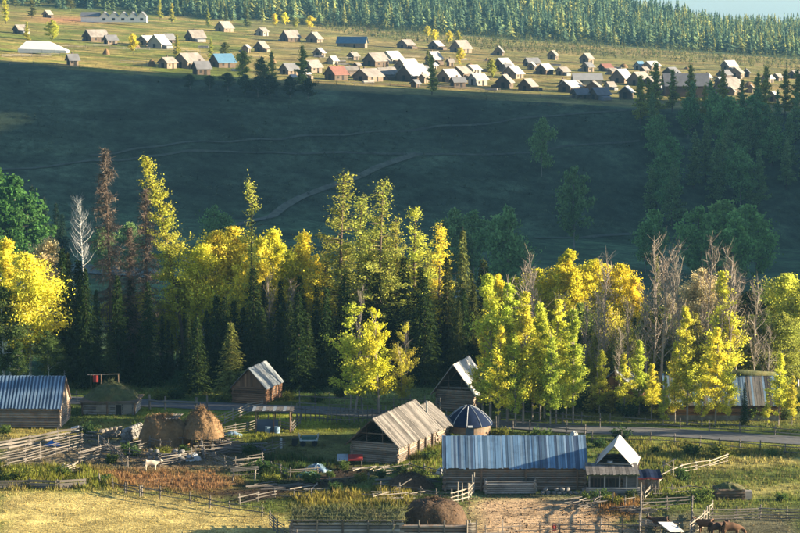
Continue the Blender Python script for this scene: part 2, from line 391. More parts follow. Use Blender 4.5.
ribbon('dirt_path', [Gfar(u, v, 420) for u, v in ((-20, 172), (100, 165), (200, 156), (330, 157), (418, 158))], 1.3, 'track_faint', .3, 3)
ribbon('dirt_path', [Gfar(u, v, 420) for u, v in ((90, 158), (230, 146), (380, 135), (520, 122), (640, 112))], 1.3, 'track_faint', .3, 3)
ribbon('dirt_path', [Gfar(u, v, 420) for u, v in ((535, 239), (590, 239), (650, 238))], 1.6, 'track_faint', .3, 3)
RV = []; RF = []
for k, x in enumerate(np.linspace(-330, 190, 60)):
    xk = max(-260, x); zw = -20 - .05 * xk + (3.6 - .03 * xk) * 102 / (230 + .2 * xk) - .7
    for s in (-1, 1): RV.append((x, 512 + s * 9 + 1.5 * math.sin(x * .05 + s), zw))
    if k: a = 2 * k - 2; RF.append((a, a + 1, a + 3, a + 2))
struct(ob('river', mesh_pd('river', RV, RF, 'water', True)))

# ------------------------------------------------------------------ trees
def leaves(C_, size, rng_, flat=0.0, asp=1.6):
    """one small diamond leaf spray at each centre"""
    n = len(C_); d = rng_.normal(size=(n, 3)); d[:, 2] *= (1 - flat); d /= np.linalg.norm(d, axis=1)[:, None]
    e = rng_.normal(size=(n, 3)); e = np.cross(d, e); e /= np.linalg.norm(e, axis=1)[:, None]
    s = size * rng_.uniform(.6, 1.3, (n, 1)); a = d * s * asp * .5; b_ = e * s * .5
    V = np.stack([C_ - a, C_ + b_, C_ + a, C_ - b_], 1).reshape(-1, 3)
    return V, np.arange(4 * n).reshape(n, 4)
def strips(P, Q, w, rng_):
    n = len(P); d = Q - P; e = rng_.normal(size=(n, 3)); e = np.cross(d, e); e /= np.linalg.norm(e, axis=1)[:, None] + 1e-9
    w = np.asarray(w).reshape(-1, 1) if np.ndim(w) else w
    V = np.stack([P - e * w, P + e * w, Q + e * w * .4, Q - e * w * .4], 1).reshape(-1, 3)
    return V, np.arange(4 * n).reshape(n, 4)
def trunk_curve(h, rg, wob, n=9, lean=(0, 0)):
    ph = rg.uniform(0, 6, 4); t = np.linspace(0, 1, n)
    return np.stack([wob * h * (np.sin(t * 4 + ph[0]) - math.sin(ph[0])) * t + lean[0] * t ** 1.3, wob * h * (np.sin(t * 3.3 + ph[1]) - math.sin(ph[1])) * t + lean[1] * t ** 1.3, t * h], 1)
def pt(T, t):
    k = t * (len(T) - 1); i_ = min(int(k), len(T) - 2); f_ = k - i_; return T[i_] * (1 - f_) + T[i_ + 1] * f_
def mk_birch(seed, h=14, rw=.19, lo=.22, nb=46, per=150, size=.30, r0=.16, spread=.62, up=(.25, .9), sticks=0, stems=1, point=False):
    rg = np.random.default_rng(seed); mb = MB(); Cs = []
    for st in range(stems):
        off = np.array((rg.uniform(-.8, .8), rg.uniform(-.8, .8), 0)) * (stems > 1)
        hh = h * (1 if st == 0 else rg.uniform(.7, .92))
        T = trunk_curve(hh * .98, rg, .012, lean=(rg.uniform(-1, 1) * (stems > 1) * 1.5, rg.uniform(-1, 1) * (stems > 1))) + off
        mb.tube(T, list(np.linspace(r0, .02, len(T))), 6)
        for b_ in range(nb // stems):
            t = lo + (1 - lo) * rg.uniform(0, 1) ** .85; t = min(t, .985); p = pt(T, t); q = (t - lo) / (1 - lo)
            L = h * rw * (((1.02 - q) ** .75 * min(1, .45 + q * 2.5)) if point else max(.12, math.sin(math.pi * (q * .82 + .17)) ** .9)) * rg.uniform(.4, 1.4); az = rg.uniform(0, 2 * math.pi)
            u_ = rg.uniform(*up); d = np.array((math.cos(az), math.sin(az), u_)); d /= np.linalg.norm(d)
            m_ = p + d * L * .55; e_ = p + d * L + np.array((0, 0, -.10 * L))
            mb.tube([p, m_, e_], [.045, .03, .012], 4, False)
            if rg.uniform() < (.24 if point else .14): continue
            k = int(per * rg.uniform(.5, 1.4) * (.45 + .75 * L / (h * rw)))
            tt = rg.uniform(.25, 1.1, k)[:, None] ** .8
            c = p + (e_ - p) * tt + rg.normal(size=(k, 3)) * (spread * rg.uniform(.55, 1.25) * (.35 + .4 * tt) * (.4 + .6 * min(1.2, L / (h * rw)))) * np.array((1, 1, .8))
            Cs.append(c)
    if sticks:
        for b_ in range(sticks):
            t = rg.uniform(.55, .99); p = pt(T, t); az = rg.uniform(0, 6.28); L = rg.uniform(.8, 2.2)
            mb.tube([p, p + np.array((math.cos(az) * .35, math.sin(az) * .35, 1)) * L], [.035, .008], 3, False)
    C_ = np.concatenate(Cs); C_ = C_[C_[:, 2] > .8]; C_[:, 2] = np.minimum(C_[:, 2], h * 1.01 + rg.normal(size=len(C_)) * .2)
    V, Fc = leaves(C_, size, rg)
    return mb, V, Fc
def mk_spruce(seed, h=14, rw=.16, dens=1.0, lo=.05):
    rg = np.random.default_rng(seed); mb = MB(); mb.tube([(0, 0, 0), (0, 0, h * .5), (0, 0, h)], [.17, .1, .015], 6)
    P, Q, W = [], [], []; z = h * lo
    while z < h * .985:
        q = (z / h - lo) / (1 - lo); Rr = h * rw * (1 - q) ** .82 * rg.uniform(.8, 1.12) + .12; nb = max(4, int((4 + 5 * (1 - q)) * dens))
        a0 = rg.uniform(0, 6.28)
        for b_ in range(nb):
            az = a0 + 6.283 * b_ / nb + rg.uniform(-.25, .25); L = Rr * rg.uniform(.72, 1.15); dr = -.42 + .55 * q + rg.uniform(-.14, .14)
            d = np.array((math.cos(az), math.sin(az), dr)); p0 = np.array((0, 0, z)); k = max(3, int(L / .26))
            for s in range(k):
                f_ = (s + .4) / k; c = p0 + d * L * f_ + np.array((0, 0, .12 * L * f_ * f_)) + rg.normal(size=3) * .05
                for sd in (-1, 1):
                    e = np.array((-math.sin(az) * sd * .75 + math.cos(az) * .6, math.cos(az) * sd * .75 + math.sin(az) * .6, -.7 + rg.uniform(-.35, .35)))
                    ln = (.16 + .34 * (1 - f_ * .6)) * rg.uniform(.7, 1.25) * min(1, .45 + L / 2)
                    P.append(c); Q.append(c + e * ln); W.append(.075)
            P.append(p0 + d * L * .8); Q.append(p0 + d * L * 1.06 + np.array((0, 0, .06))); W.append(.06)
        z += (h * .013 * (1 + .5 * (1 - q)) + .04) * rg.uniform(.7, 1.3)
    V, Fc = strips(np.array(P), np.array(Q), np.array(W), rg)
    return mb, V, Fc
def mk_larch(seed, h=25, lo=.2, nb=110, per=120, lean=0, rmax=3.2, size=.17, gap=.28, tuft=False):
    rg = np.random.default_rng(seed); mb = MB(); T = trunk_curve(h, rg, .008, 12, (lean, 0)); mb.tube(T, list(np.linspace(.26, .03, 12)), 7); Cs = []
    bare = rg.uniform(.25, .9, 3)
    for b_ in range(nb):
        t = lo + (1 - lo) * (b_ + rg.uniform(0, 1)) / nb; q = (t - lo) / (1 - lo); p = pt(T, min(t, .99)); az = rg.uniform(0, 6.28)
        L = rmax * (1.05 - q) ** .75 * rg.uniform(.3, 1.3)
        if tuft and .15 < q < .72 and rg.uniform() < .75: L *= .3
        d = np.array((math.cos(az), math.sin(az), rg.uniform(-.25, .35) + .5 * q)); e_ = p + d * L
        mb.tube([p, p + d * L * .5, e_ + np.array((0, 0, -.08 * L))], [.05, .03, .01], 4, False)
        if rg.uniform() < gap: continue
        k = int(per * L / rmax * rg.uniform(.7, 1.6)) + 10; tt = rg.uniform(.12, 1.08, k)[:, None]
        Cs.append(p + (e_ - p) * tt + rg.normal(size=(k, 3)) * np.array((.30, .30, .22)) + np.array((0, 0, -.15)))
    k = 60; Cs.append(pt(T, .975) + rg.normal(size=(k, 3)) * np.array((.4, .4, .6)))
    V, Fc = leaves(np.concatenate(Cs), size, rg)
    return mb, V, Fc
def mk_dead(seed, h=24, nb=170, rmax=2.5, tw=55):
    rg = np.random.default_rng(seed); mb = MB(); T = trunk_curve(h, rg, .006, 10); mb.tube(T, list(np.linspace(.25, .025, 10)), 7); P, Q = [], []
    for b_ in range(nb):
        t = .14 + .85 * (b_ + rg.uniform()) / nb; q = (t - .14) / .86; p = pt(T, min(.99, t)); az = rg.uniform(0, 6.28)
        L = (rmax * (1 - q) ** .6 + .25) * rg.uniform(.5, 1.2); d = np.array((math.cos(az), math.sin(az), rg.uniform(-.45, .05)))
        mb.tube([p, p + d * L], [.035, .008], 3, False)
        for k in range(int(tw * (.4 + .6 * L / rmax))):
            f_ = rg.uniform(.1, 1); c = p + d * L * f_; v = rg.normal(size=3) * .33 + d * .15; v[2] -= .12; P.append(c); Q.append(c + v)
    V, Fc = strips(np.array(P), np.array(Q), .026, rg); return mb, V, Fc
def mk_bare(seed, h=13, nb=30, spread=.35, tw=11, white=False):
    rg = np.random.default_rng(seed); mb = MB(); T = trunk_curve(h, rg, .014, 9); mb.tube(T, list(np.linspace(.13, .02, 9)), 6); P, Q = [], []
    for b_ in range(nb):
        t = .3 + .68 * (b_ + rg.uniform()) / nb; p = pt(T, t); az = rg.uniform(0, 6.28); L = h * .20 * (1.15 - t) ** .5 * rg.uniform(.6, 1.3)
        d = np.array((math.cos(az) * spread, math.sin(az) * spread, 1)); d /= np.linalg.norm(d); m_ = p + d * L * .5 + np.array((math.cos(az), math.sin(az), 0)) * L * .1
        e_ = p + d * L; mb.tube([p, m_, e_], [.05, .03, .01], 4, False)
        for k in range(tw):
            f_ = rg.uniform(.2, 1); c = p + (e_ - p) * f_; v = rg.normal(size=3) * .28 + np.array((0, 0, .38)); P.append(c); Q.append(c + v * rg.uniform(.6, 1.7))
    V, Fc = strips(np.array(P), np.array(Q), .017, rg); return mb, V, Fc
PROTO = {}
def proto(kind, i_, res, trunk_mat, crown_mat, h):
    mb, V, Fc = res
    PROTO.setdefault(kind, []).append((mesh_pd('trunk', mb.V, mb.F, trunk_mat), mesh_np('crown', V, Fc, crown_mat), h))
for s in range(6): proto('birch', s, mk_birch(100 + s, 14, .20 + .02 * (s % 3), .20 + .05 * (s % 3), 110, 230, .165, spread=.72, point=(s % 2 == 1)), 'birch_bark', 'leaf', 14)
for s in range(5): proto('poplar', s, mk_birch(140 + s, 15, .16 + .02 * (s % 2), .13, 100, 170, .155, .13, .52, (.45, 1.5), sticks=18, point=True), 'grey_bark', 'leaf', 15)
for s in range(2): proto('sparse_poplar', s, mk_birch(160 + s, 13, .20, .16, 70, 150, .16, .12, .50, (.4, 1.2), sticks=26, stems=2), 'grey_bark', 'leaf', 13)
for s in range(5): proto('spruce', s, mk_spruce(200 + s, 15, .145 + .015 * (s % 3)), 'bark', 'needle', 15)
for s in range(4): proto('larch', s, mk_larch(300 + s, 25), 'bark_red', 'leaf', 25)
proto('lean_larch', 0, mk_larch(330, 26, lean=-4.6, lo=.3, nb=110, per=130, gap=.12), 'bark_red', 'leaf', 26)
proto('tuft_larch', 0, mk_larch(340, 24, lo=.3, nb=80, rmax=2.6, tuft=True, gap=.3), 'bark', 'leaf', 24)
for s in range(2): proto('dead_larch', s, mk_dead(400 + s, 26), 'bark_red', 'twig', 26)
for s in range(4): proto('bare', s, mk_bare(500 + s, 14, 34, .42 + .2 * (s % 2)), 'grey_bark', 'twig', 14)
proto('bare_white', 0, mk_bare(520, 14, 50, .85, 24), 'birch_bark', 'twig', 14)
for s in range(3): proto('far_birch', s, mk_birch(600 + s, 15, .27, .12, 70, 110, .42, .18, .95), 'grey_bark', 'leaf', 15)
for s in range(3): proto('far_larch', s, mk_larch(620 + s, 18, .12, 80, 90, 0, 3.2, .40, .08), 'bark', 'leaf', 18)
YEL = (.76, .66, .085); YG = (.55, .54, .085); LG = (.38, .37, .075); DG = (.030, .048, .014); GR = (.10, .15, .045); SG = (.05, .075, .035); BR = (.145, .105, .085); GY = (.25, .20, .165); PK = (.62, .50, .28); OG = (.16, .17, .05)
TREES = {}
TN = {'birch': ('birch_tree', 'birch'), 'far_birch': ('birch_tree', 'birch'), 'poplar': ('poplar_tree', 'poplar'), 'sparse_poplar': ('poplar_tree', 'poplar'), 'spruce': ('spruce_tree', 'spruce'),
      'larch': ('larch_tree', 'larch'), 'lean_larch': ('larch_tree', 'larch'), 'tuft_larch': ('larch_tree', 'larch'), 'far_larch': ('larch_tree', 'larch'), 'dead_larch': ('dead_larch', 'dead tree'),
      'bare': ('bare_tree', 'bare tree'), 'bare_white': ('bare_tree', 'bare tree')}
def tree_at(kind, x, y, h, col, cls, wide=1.0, label=None, var=None, rz=None):
    ps = PROTO[kind]; tm, cm, h0 = ps[random.randrange(len(ps)) if var is None else var % len(ps)]
    s = h / h0; z = Z(x, y) - .12
    t = thing(TN[kind][0], label or cls, 'tree', (x, y, z), random.uniform(0, 6.28) if rz is None else rz)
    t.scale = (s * wide, s * wide, s)
    a = ob('trunk', tm, t); c = ob('crown', cm, t)
    j = random.uniform(.85, 1.18); c.color = (col[0] * j * random.uniform(.93, 1.07), col[1] * j, col[2] * j, 1)
    if not label: TREES.setdefault(cls, []).append((x / y, t))
    return t
def tree(kind, u, vtop, d, col, cls=None, wide=1.0, label=None, var=None, rz=None):
    p = at(u, vtop, d); return tree_at(kind, p.x, d, p.z - Z(p.x, d), col, cls, wide, label, var, rz)
B = 'forest belt behind the houses'
def mk_bush(seed):
    rg = np.random.default_rng(seed); mb = MB(); Cs = []
    for k in range(22):
        az = rg.uniform(0, 6.28); e_ = np.array((math.cos(az) * rg.uniform(.2, .8), math.sin(az) * rg.uniform(.2, .8), rg.uniform(.4, 1.15))); mb.tube([(0, 0, 0), e_ * .6, e_], [.03, .02, .006], 4, False)
        m_ = rg.integers(25, 60); Cs.append(e_ * rg.uniform(.45, 1.1, (m_, 1)) + rg.normal(size=(m_, 3)) * .13)
    C_ = np.concatenate(Cs); C_ = C_[C_[:, 2] > .02]; V, Fc = leaves(C_, .12, rg); return mb, V, Fc
for s in range(4): proto('bush', s, mk_bush(700 + s), 'bark', 'leaf', 1.2)
TN['bush'] = ('bush', 'bush')
for u, v in ((345, 470), (330, 477), (298, 468), (280, 461), (262, 472), (415, 467), (430, 459), (404, 474), (650, 486), (667, 482), (682, 480), (600, 447), (655, 453), (690, 456), (722, 458), (772, 456), (6, 433), (130, 456), (112, 463), (184, 452), (163, 456), (92, 437), (142, 431), (600, 501), (614, 505), (588, 502), (382, 478), (360, 481), (455, 441), (500, 437), (541, 439), (618, 441), (742, 497), (700, 502), (782, 500), (62, 476), (20, 481), (104, 482), (230, 441), (250, 456), (320, 470), (310, 482), (336, 492), (272, 482), (420, 476), (632, 497), (318, 402), (290, 400), (340, 398), (160, 400), (175, 398)):
    p = G(u, v); tree_at('bush', p.x, p.y, random.uniform(.7, 1.5), random.choice([(.06, .10, .03), (.10, .14, .035), (.20, .20, .04), (.05, .085, .03)]), 'low bush in the foreground yards', random.uniform(.9, 1.5))
for q in TREES['low bush in the foreground yards']: q[1]['category'] = 'bush'
# tall landmarks
tree('dead_larch', 108, 146, 272, BR, label='tallest dead brown conifer at left of the forest belt', var=0)
tree('dead_larch', 146, 186, 270, BR, label='shorter dead brown conifer between the tall dead one and the leaning larch', var=1)
tree('dead_larch', 128, 225, 274, BR, label='lowest brown dead conifer wedged between the two taller dead ones', var=0)
tree('lean_larch', 184, 156, 276, YG, label='tall yellow larch leaning left beside the dead brown conifers', rz=0, wide=1.0)
tree('tuft_larch', 249, 181, 270, LG, label='thin larch with tufted top and bare mid trunk above yellow birches', rz=.5)
for u, v, d, c, lb in ((340, 172, 273, LG, 'tall ragged larch, left of the pair in the belt centre'), (378, 180, 270, LG, 'tall larch with dark trunk, right of the pair in the belt centre'),
                       (357, 196, 279, LG, 'larch standing behind and between the tall central pair'), (415, 207, 272, YG, 'bright yellow larch right of the tall central pair'),
                       (394, 218, 280, LG, 'dull larch close behind the right one of the central pair'), (440, 224, 277, YEL, 'low bright larch between the yellow larch and the dark pointed spruce')):
    tree('larch', u, v, d, c, label=lb, wide=1.45)
tree('spruce', 463, 226, 270, OG, label='dark pointed spruce standing above the belt right of the larches', wide=.8)
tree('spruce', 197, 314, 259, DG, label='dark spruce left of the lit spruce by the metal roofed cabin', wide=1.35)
tree('spruce', 231, 320, 255, (.17, .18, .045), label='sunlit spruce touching the small metal roofed cabin', wide=1.75)  # sunlight put into the lighter olive needle colour
# yellow birches
for u, v, d in ((28, 252, 264), (8, 238, 268), (203, 243, 277), (218, 229, 279), (236, 226, 281), (262, 236, 275), (275, 228, 281), (290, 250, 277), (306, 231, 278), (318, 252, 276), (192, 252, 282), (246, 250, 272), (118, 288, 279), (142, 290, 281), (160, 300, 279), (176, 282, 280)):
    tree('birch', u, v, d, YEL, 'yellow birch in the left half of the forest belt', random.uniform(.8, 1.15) if u > 150 else 1.05)
tree('birch', 46, 236, 276, PK, label='pale pinkish birch behind the bright yellow birch at far left', wide=.8)
for u, v, d in ((2, 285, 262), (48, 330, 262), (18, 340, 260), (64, 348, 264)): tree('birch', u, v, d, GR, 'low green birch behind the blue roofed house at far left', 1.1)
# dark spruces of the belt
for k in range(58):
    u = 52 + k * 7.6 + random.uniform(-5, 5); d = random.uniform(263, 280); v = random.uniform(250, 335)
    if u < 100: v = random.uniform(245, 290)
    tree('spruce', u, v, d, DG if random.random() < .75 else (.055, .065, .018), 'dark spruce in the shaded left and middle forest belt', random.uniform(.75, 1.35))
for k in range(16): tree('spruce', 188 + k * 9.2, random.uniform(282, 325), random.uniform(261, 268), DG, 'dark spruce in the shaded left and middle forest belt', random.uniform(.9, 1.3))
for u, v, d in ((325, 235, 277), (350, 240, 275), (372, 238, 278), (398, 250, 276), (388, 232, 279), (428, 250, 276), (418, 262, 280), (432, 268, 278), (452, 280, 282), (400, 262, 284), (330, 262, 282), (362, 262, 284), (310, 275, 286)): tree('larch', u, v, d, LG, 'low olive larch in the middle of the forest belt', 1.45)
# middle front poplars
tree('sparse_poplar', 352, 298, 247, (.50, .52, .07), label='yellow green poplar with bare tip in front of the belt, tallest of three', wide=1.1)
tree('sparse_poplar', 376, 306, 246, (.66, .62, .06), label='yellowish poplar in the middle of the three by the road fence', wide=.95)
tree('sparse_poplar', 406, 318, 248, (.60, .50, .08), label='smallest thin poplar right of the two by the road fence', wide=.75)
for k, (u, v, d) in enumerate(((491, 270, 240), (508, 280, 241), (524, 288, 239), (541, 300, 241), (557, 296, 240), (574, 308, 240), (499, 322, 238), (551, 334, 238), (533, 322, 242), (516, 330, 238), (483, 306, 243), (567, 330, 243), (545, 316, 243))):
    tree('poplar', u, v, d, ((.68, .66, .09), (.56, .58, .085), (.74, .68, .09), (.48, .52, .08))[k % 4], 'bright yellow poplar of the clump behind the long blue roofed house', 1.1)
# right part of the belt
for u, v, d in ((570, 247, 275), (560, 262, 279), (592, 258, 277), (608, 264, 280), (622, 262, 278), (636, 276, 276), (540, 268, 280), (516, 276, 278), (500, 272, 282)): tree('birch', u, v, d, (.74, .64, .06), 'yellow birch behind the grey leafless trees of the belt', 1.0)
for u, v, d, c in ((700, 268, 272, PK), (690, 284, 276, PK), (668, 292, 278, PK)): tree('birch', u, v, d, c, 'pale pinkish birch in the right part of the belt', .95)
for u, v, d, c in ((750, 290, 268, (.08, .10, .035)), (765, 300, 272, (.10, .11, .04)), (738, 300, 276, (.08, .10, .035))): tree('birch', u, v, d, c, 'dark green birch between the yellow trees at right', 1.1)
for u, v, d in ((788, 272, 268), (800, 285, 264), (776, 282, 274), (815, 275, 268)): tree('birch', u, v, d, YG, 'yellow green birch at the right edge of the belt', 1.05)
for u, v, d in ((605, 262, 266), (598, 290, 262), (630, 300, 264), (655, 246, 264), (663, 256, 262), (672, 250, 268), (648, 290, 262), (708, 246, 266), (733, 255, 262), (738, 272, 266), (560, 300, 264), (584, 300, 266), (720, 290, 262), (682, 276, 262), (525, 262, 268), (537, 272, 266), (620, 330, 258), (770, 330, 258), (756, 285, 262)):
    tree('bare', u, v, d - 12, (.30, .245, .20), 'grey leafless tree in the right half of the belt', 1.15)
for u, v, d in ((290, 285, 268), (268, 280, 268), (405, 322, 256), (358, 290, 256)): tree('bare', u, v, d, GY, 'grey leafless tree in the left half of the belt', .9)
tree('spruce', 657, 252, 270, OG, label='tall slim spruce among the grey leafless trees at right', wide=.6)
tree('spruce', 613, 345, 248, DG, label='dark spruce by the road right of the yellow poplar clump', wide=.85)
tree('spruce', 745, 380, 238.6, DG, label='small dark spruce before the blue grey roofed house at right', wide=.8)
for k in range(22):
    u = 495 + k * 15 + random.uniform(-6, 6); tree('spruce', u, random.uniform(292, 335), random.uniform(268, 286), DG, 'dark spruce in the shaded right part of the forest belt', random.uniform(.9, 1.2))
for u, v, d in ((689, 304, 239), (724, 268, 251), (717, 326, 238.6), (640, 338, 245), (780, 352, 238.6), (793, 374, 238.5), (703, 352, 238.4), (625, 352, 244), (600, 348, 246), (676, 340, 240), (652, 362, 242), (728, 352, 238.8), (768, 392, 238.2), (664, 376, 238.6)):
    tree('poplar', u, v, d, random.choice([(.68, .64, .085), (.52, .55, .08), (.60, .56, .08)]), 'yellow poplar along the road in the right half', random.uniform(.95, 1.25))
for x, y, h in ((60, 222, 11), (74, 224, 12), (58, 234, 12)):  # added out of view so their long shadows streak the meadow
    tree_at('poplar', x, y, h, (.5, .46, .04), 'unseen poplar added beyond the right edge to shade the meadow', 1.3)
for k in range(26):
    u = 565 + k * 9.4 + random.uniform(-5, 5); tree('birch' if k % 3 else 'poplar', u, random.uniform(300, 352), random.uniform(254, 264), random.choice([(.34, .34, .07), (.22, .26, .06), (.48, .44, .08), (.14, .18, .05)]), 'low dull green birch or poplar filling the right belt', random.uniform(.9, 1.3))
for k in range(34):
    u = 470 + k * 10 + random.uniform(-6, 6); p = G(u, np.interp(u, [470, 800], [408, 418]) + random.uniform(-6, 4)); tree_at('bush', p.x, p.y, random.uniform(1.2, 2.6), random.choice([(.10, .14, .04), (.22, .22, .05), (.07, .10, .03), (.34, .30, .06)]), 'undergrowth bush beyond the road at right', random.uniform(.9, 1.4)).__setitem__('category', 'bush')
# mid valley trees in the shade
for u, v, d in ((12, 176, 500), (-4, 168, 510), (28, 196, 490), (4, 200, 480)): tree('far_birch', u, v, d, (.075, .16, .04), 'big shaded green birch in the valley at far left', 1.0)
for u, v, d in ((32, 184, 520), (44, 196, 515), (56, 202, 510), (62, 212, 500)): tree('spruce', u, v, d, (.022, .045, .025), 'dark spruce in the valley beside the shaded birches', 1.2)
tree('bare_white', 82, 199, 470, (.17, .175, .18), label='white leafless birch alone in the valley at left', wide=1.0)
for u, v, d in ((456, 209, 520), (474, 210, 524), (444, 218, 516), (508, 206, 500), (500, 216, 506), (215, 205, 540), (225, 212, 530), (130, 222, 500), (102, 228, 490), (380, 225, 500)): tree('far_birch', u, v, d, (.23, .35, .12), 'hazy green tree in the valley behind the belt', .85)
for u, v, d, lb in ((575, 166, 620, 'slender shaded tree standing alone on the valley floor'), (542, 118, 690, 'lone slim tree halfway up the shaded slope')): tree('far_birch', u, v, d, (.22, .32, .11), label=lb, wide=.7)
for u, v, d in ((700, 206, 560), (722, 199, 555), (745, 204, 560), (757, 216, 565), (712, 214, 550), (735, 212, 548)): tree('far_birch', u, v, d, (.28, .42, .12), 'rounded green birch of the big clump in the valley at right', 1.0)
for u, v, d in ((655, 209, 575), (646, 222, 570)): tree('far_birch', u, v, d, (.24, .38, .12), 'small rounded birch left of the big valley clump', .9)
for k in range(46):
    u = random.uniform(645, 815); base = random.uniform(136, 232)
    if u < 665: u += 0
    p = Gfar(u, base, 600); h = random.uniform(13, 19); kd = 'far_larch' if random.random() < .7 else 'far_birch'
    tree_at(kd, p.x, p.y, h, (.25, .33, .12) if kd == 'far_larch' else (.22, .36, .12), 'tree of the shaded grove on the slope at right', random.uniform(.8, 1.1))
# trees on the upper terrace
for u, v, h, c, kd in ((6, 24, 13, YG, 'far_larch'), (32, 18, 12, OG, 'far_larch'), (52, 42, 9, YG, 'far_birch'), (27, 42, 8, LG, 'far_larch'), (70, 12, 12, OG, 'far_birch'), (95, 8, 12, OG, 'far_birch'), (133, 54, 8, YEL, 'far_birch'),
                       (177, 58, 9, LG, 'far_larch'), (160, 20, 11, LG, 'far_larch'), (172, 24, 11, LG, 'far_larch'), (208, 28, 10, LG, 'far_larch'), (226, 24, 10, OG, 'far_larch'), (247, 28, 11, OG, 'far_larch'), (211, 60, 8, LG, 'far_larch'), (225, 60, 7, OG, 'far_birch'),
                       (243, 80, 10, LG, 'far_birch'), (272, 90, 12, LG, 'far_larch'), (302, 88, 14, LG, 'far_larch'), (262, 84, 9, OG, 'far_birch'), (310, 30, 8, YEL, 'far_birch'), (285, 26, 8, YEL, 'far_birch'), (275, 28, 8, YEL, 'far_birch'), (296, 30, 7, LG, 'far_birch'),
                       (432, 95, 13, LG, 'far_larch'), (460, 66, 8, YEL, 'far_birch'), (492, 80, 8, LG, 'far_birch'), (427, 38, 7, YEL, 'far_birch'), (434, 42, 7, YEL, 'far_birch'), (449, 44, 7, YEL, 'far_birch'), (458, 46, 8, LG, 'far_birch'), (428, 70, 8, OG, 'far_larch'),
                       (15, 8, 12, OG, 'far_larch'), (120, 6, 12, OG, 'far_birch'), (145, 4, 12, LG, 'far_larch'), (185, 10, 12, OG, 'far_birch'), (262, 22, 9, OG, 'far_larch'), (48, 8, 11, OG, 'far_larch')):
    p = Gfar(u, v); tree_at(kd, p.x, p.y, h, c, 'sunlit tree among the houses of the upper terrace', random.uniform(.8, 1.1))
for u, v, h in ((640, 128, 16), (655, 125, 19), (672, 112, 14), (690, 114, 16), (722, 118, 15), (758, 112, 13), (765, 122, 17), (742, 120, 12), (785, 118, 15), (796, 124, 17), (648, 118, 12), (705, 120, 11)):
    p = Gfar(u, v); tree_at('far_larch', p.x, p.y, h, LG, 'larch with sunlit tip along the terrace edge at right', 1.0)
for u, v, h in ((245, 96, 7), (258, 100, 7), (270, 102, 8), (290, 100, 7), (308, 102, 7), (190, 90, 5), (210, 92, 5), (228, 94, 6)):
    p = Gfar(u, v); tree_at('far_birch', p.x, p.y, h, (.07, .10, .045), 'dark shaded bush tree below the terrace edge at left', 1.5)
for cls, lst in TREES.items():
    lst.sort(key=lambda q: q[0])
    for k, (_, t) in enumerate(lst): t['label'] = cls + ', ' + ordn(k) + ' from the left'; t['group'] = cls

# ------------------------------------------------------------------ far forest and scrub (reads as one mass)
def forest(name, pts, hs, cols, nl, rw, label, cat):
    VV, CC = [], []
    for (x, y), h, c in zip(pts, hs, cols):
        z0 = Z(x, y); rwk = rw * RNG.uniform(.65, 1.45); t = RNG.uniform(0, 1, nl) ** RNG.uniform(.8, 1.25); az = RNG.uniform(0, 6.283, nl); Rr = h * rwk * (1 - t) ** .7 * RNG.uniform(.5, 1.1, nl) + .15
        zz = z0 + h * (.06 + .92 * t); w_ = h * .062 * (1.25 - t)
        ctr = np.stack([x + np.cos(az) * Rr * .5, y + np.sin(az) * Rr * .5, zz], 1); tip = np.stack([x + np.cos(az) * Rr * 1.15, y + np.sin(az) * Rr * 1.15, zz - h * .05 * (1 - t)], 1)
        top = np.stack([x + np.cos(az) * Rr * .15, y + np.sin(az) * Rr * .15, zz + h * .10], 1); tan = np.stack([-np.sin(az), np.cos(az), 0 * az], 1) * w_[:, None]
        VV.append(np.stack([top, ctr + tan, tip, ctr - tan], 1).reshape(-1, 3)); CC.append(np.tile(np.array(c), (nl * 4, 1)))
    V_ = np.concatenate(VV); C_ = np.concatenate(CC)
    return struct(ob(name, mesh_np(name, V_, np.arange(len(V_)).reshape(-1, 4), 'far_leaf', C_)), 'stuff')
pts, hs, cs = [], [], []
while len(pts) < 6500:
    y = random.uniform(1290, 1800); u = random.uniform(-30, 830); x = (u - 400) / F * y; q = y - (1300 - .2 * max(-260, min(260, x)))
    if q < random.uniform(0, 25) - (25 if u < 270 else 0): continue
    pts.append((x, y)); hs.append(random.uniform(7, 14) + 3.5 * ns(x, y, 50, 4)); m_ = random.random() + .25 * ns(x, y, 60, 1)
    m_ += .12 * (u - 450) / 400; cs.append((.09, .155, .095) if m_ < .56 else (.17, .235, .10) if m_ < .88 else (.32, .33, .10))
o = forest('forest', pts, hs, cs, 44, .27, '', ''); o['label'] = 'far conifer forest covering the hill behind the village'; o['category'] = 'forest'
pts, hs, cs = [], [], []
while len(pts) < 2600:
    u = random.uniform(255, 830); k = random.random(); vt = np.interp(u, [255, 400, 600, 800], [11, 30, 41, 53]); vb = np.interp(u, [255, 330, 400, 500, 600, 800], [14, 32, 42, 52, 58, 71])
    p = Gfar(u, vt + (vb - vt) * k, 760, 1400, 8); pts.append((p.x, p.y)); hs.append(random.uniform(2, 4.5)); cs.append((.13, .16, .05) if random.random() < .7 else (.22, .21, .07))
o = forest('scrub', pts, hs, cs, 16, .30, '', ''); o['label'] = 'strip of pale green saplings at the foot of the forest'; o['category'] = 'scrub'
pts, hs, cs = [], [], []
while len(pts) < 5200:
    u = random.uniform(0, 800); v = random.uniform(70, 235); p = Gfar(u, v, 560, 900, 5); b_ = d_edge(p.x) - p.y
    if p.y > d_edge(p.x) - 2 or ns(p.x * .5, p.y, 30, 8) < -.05 + random.uniform(-.15, .15): continue
    pts.append((p.x, p.y)); hs.append(random.uniform(.5, 1.3) + (random.random() < .12) * 1.2); cs.append((.018, .032, .014) if random.random() < .55 else (.10, .12, .06))
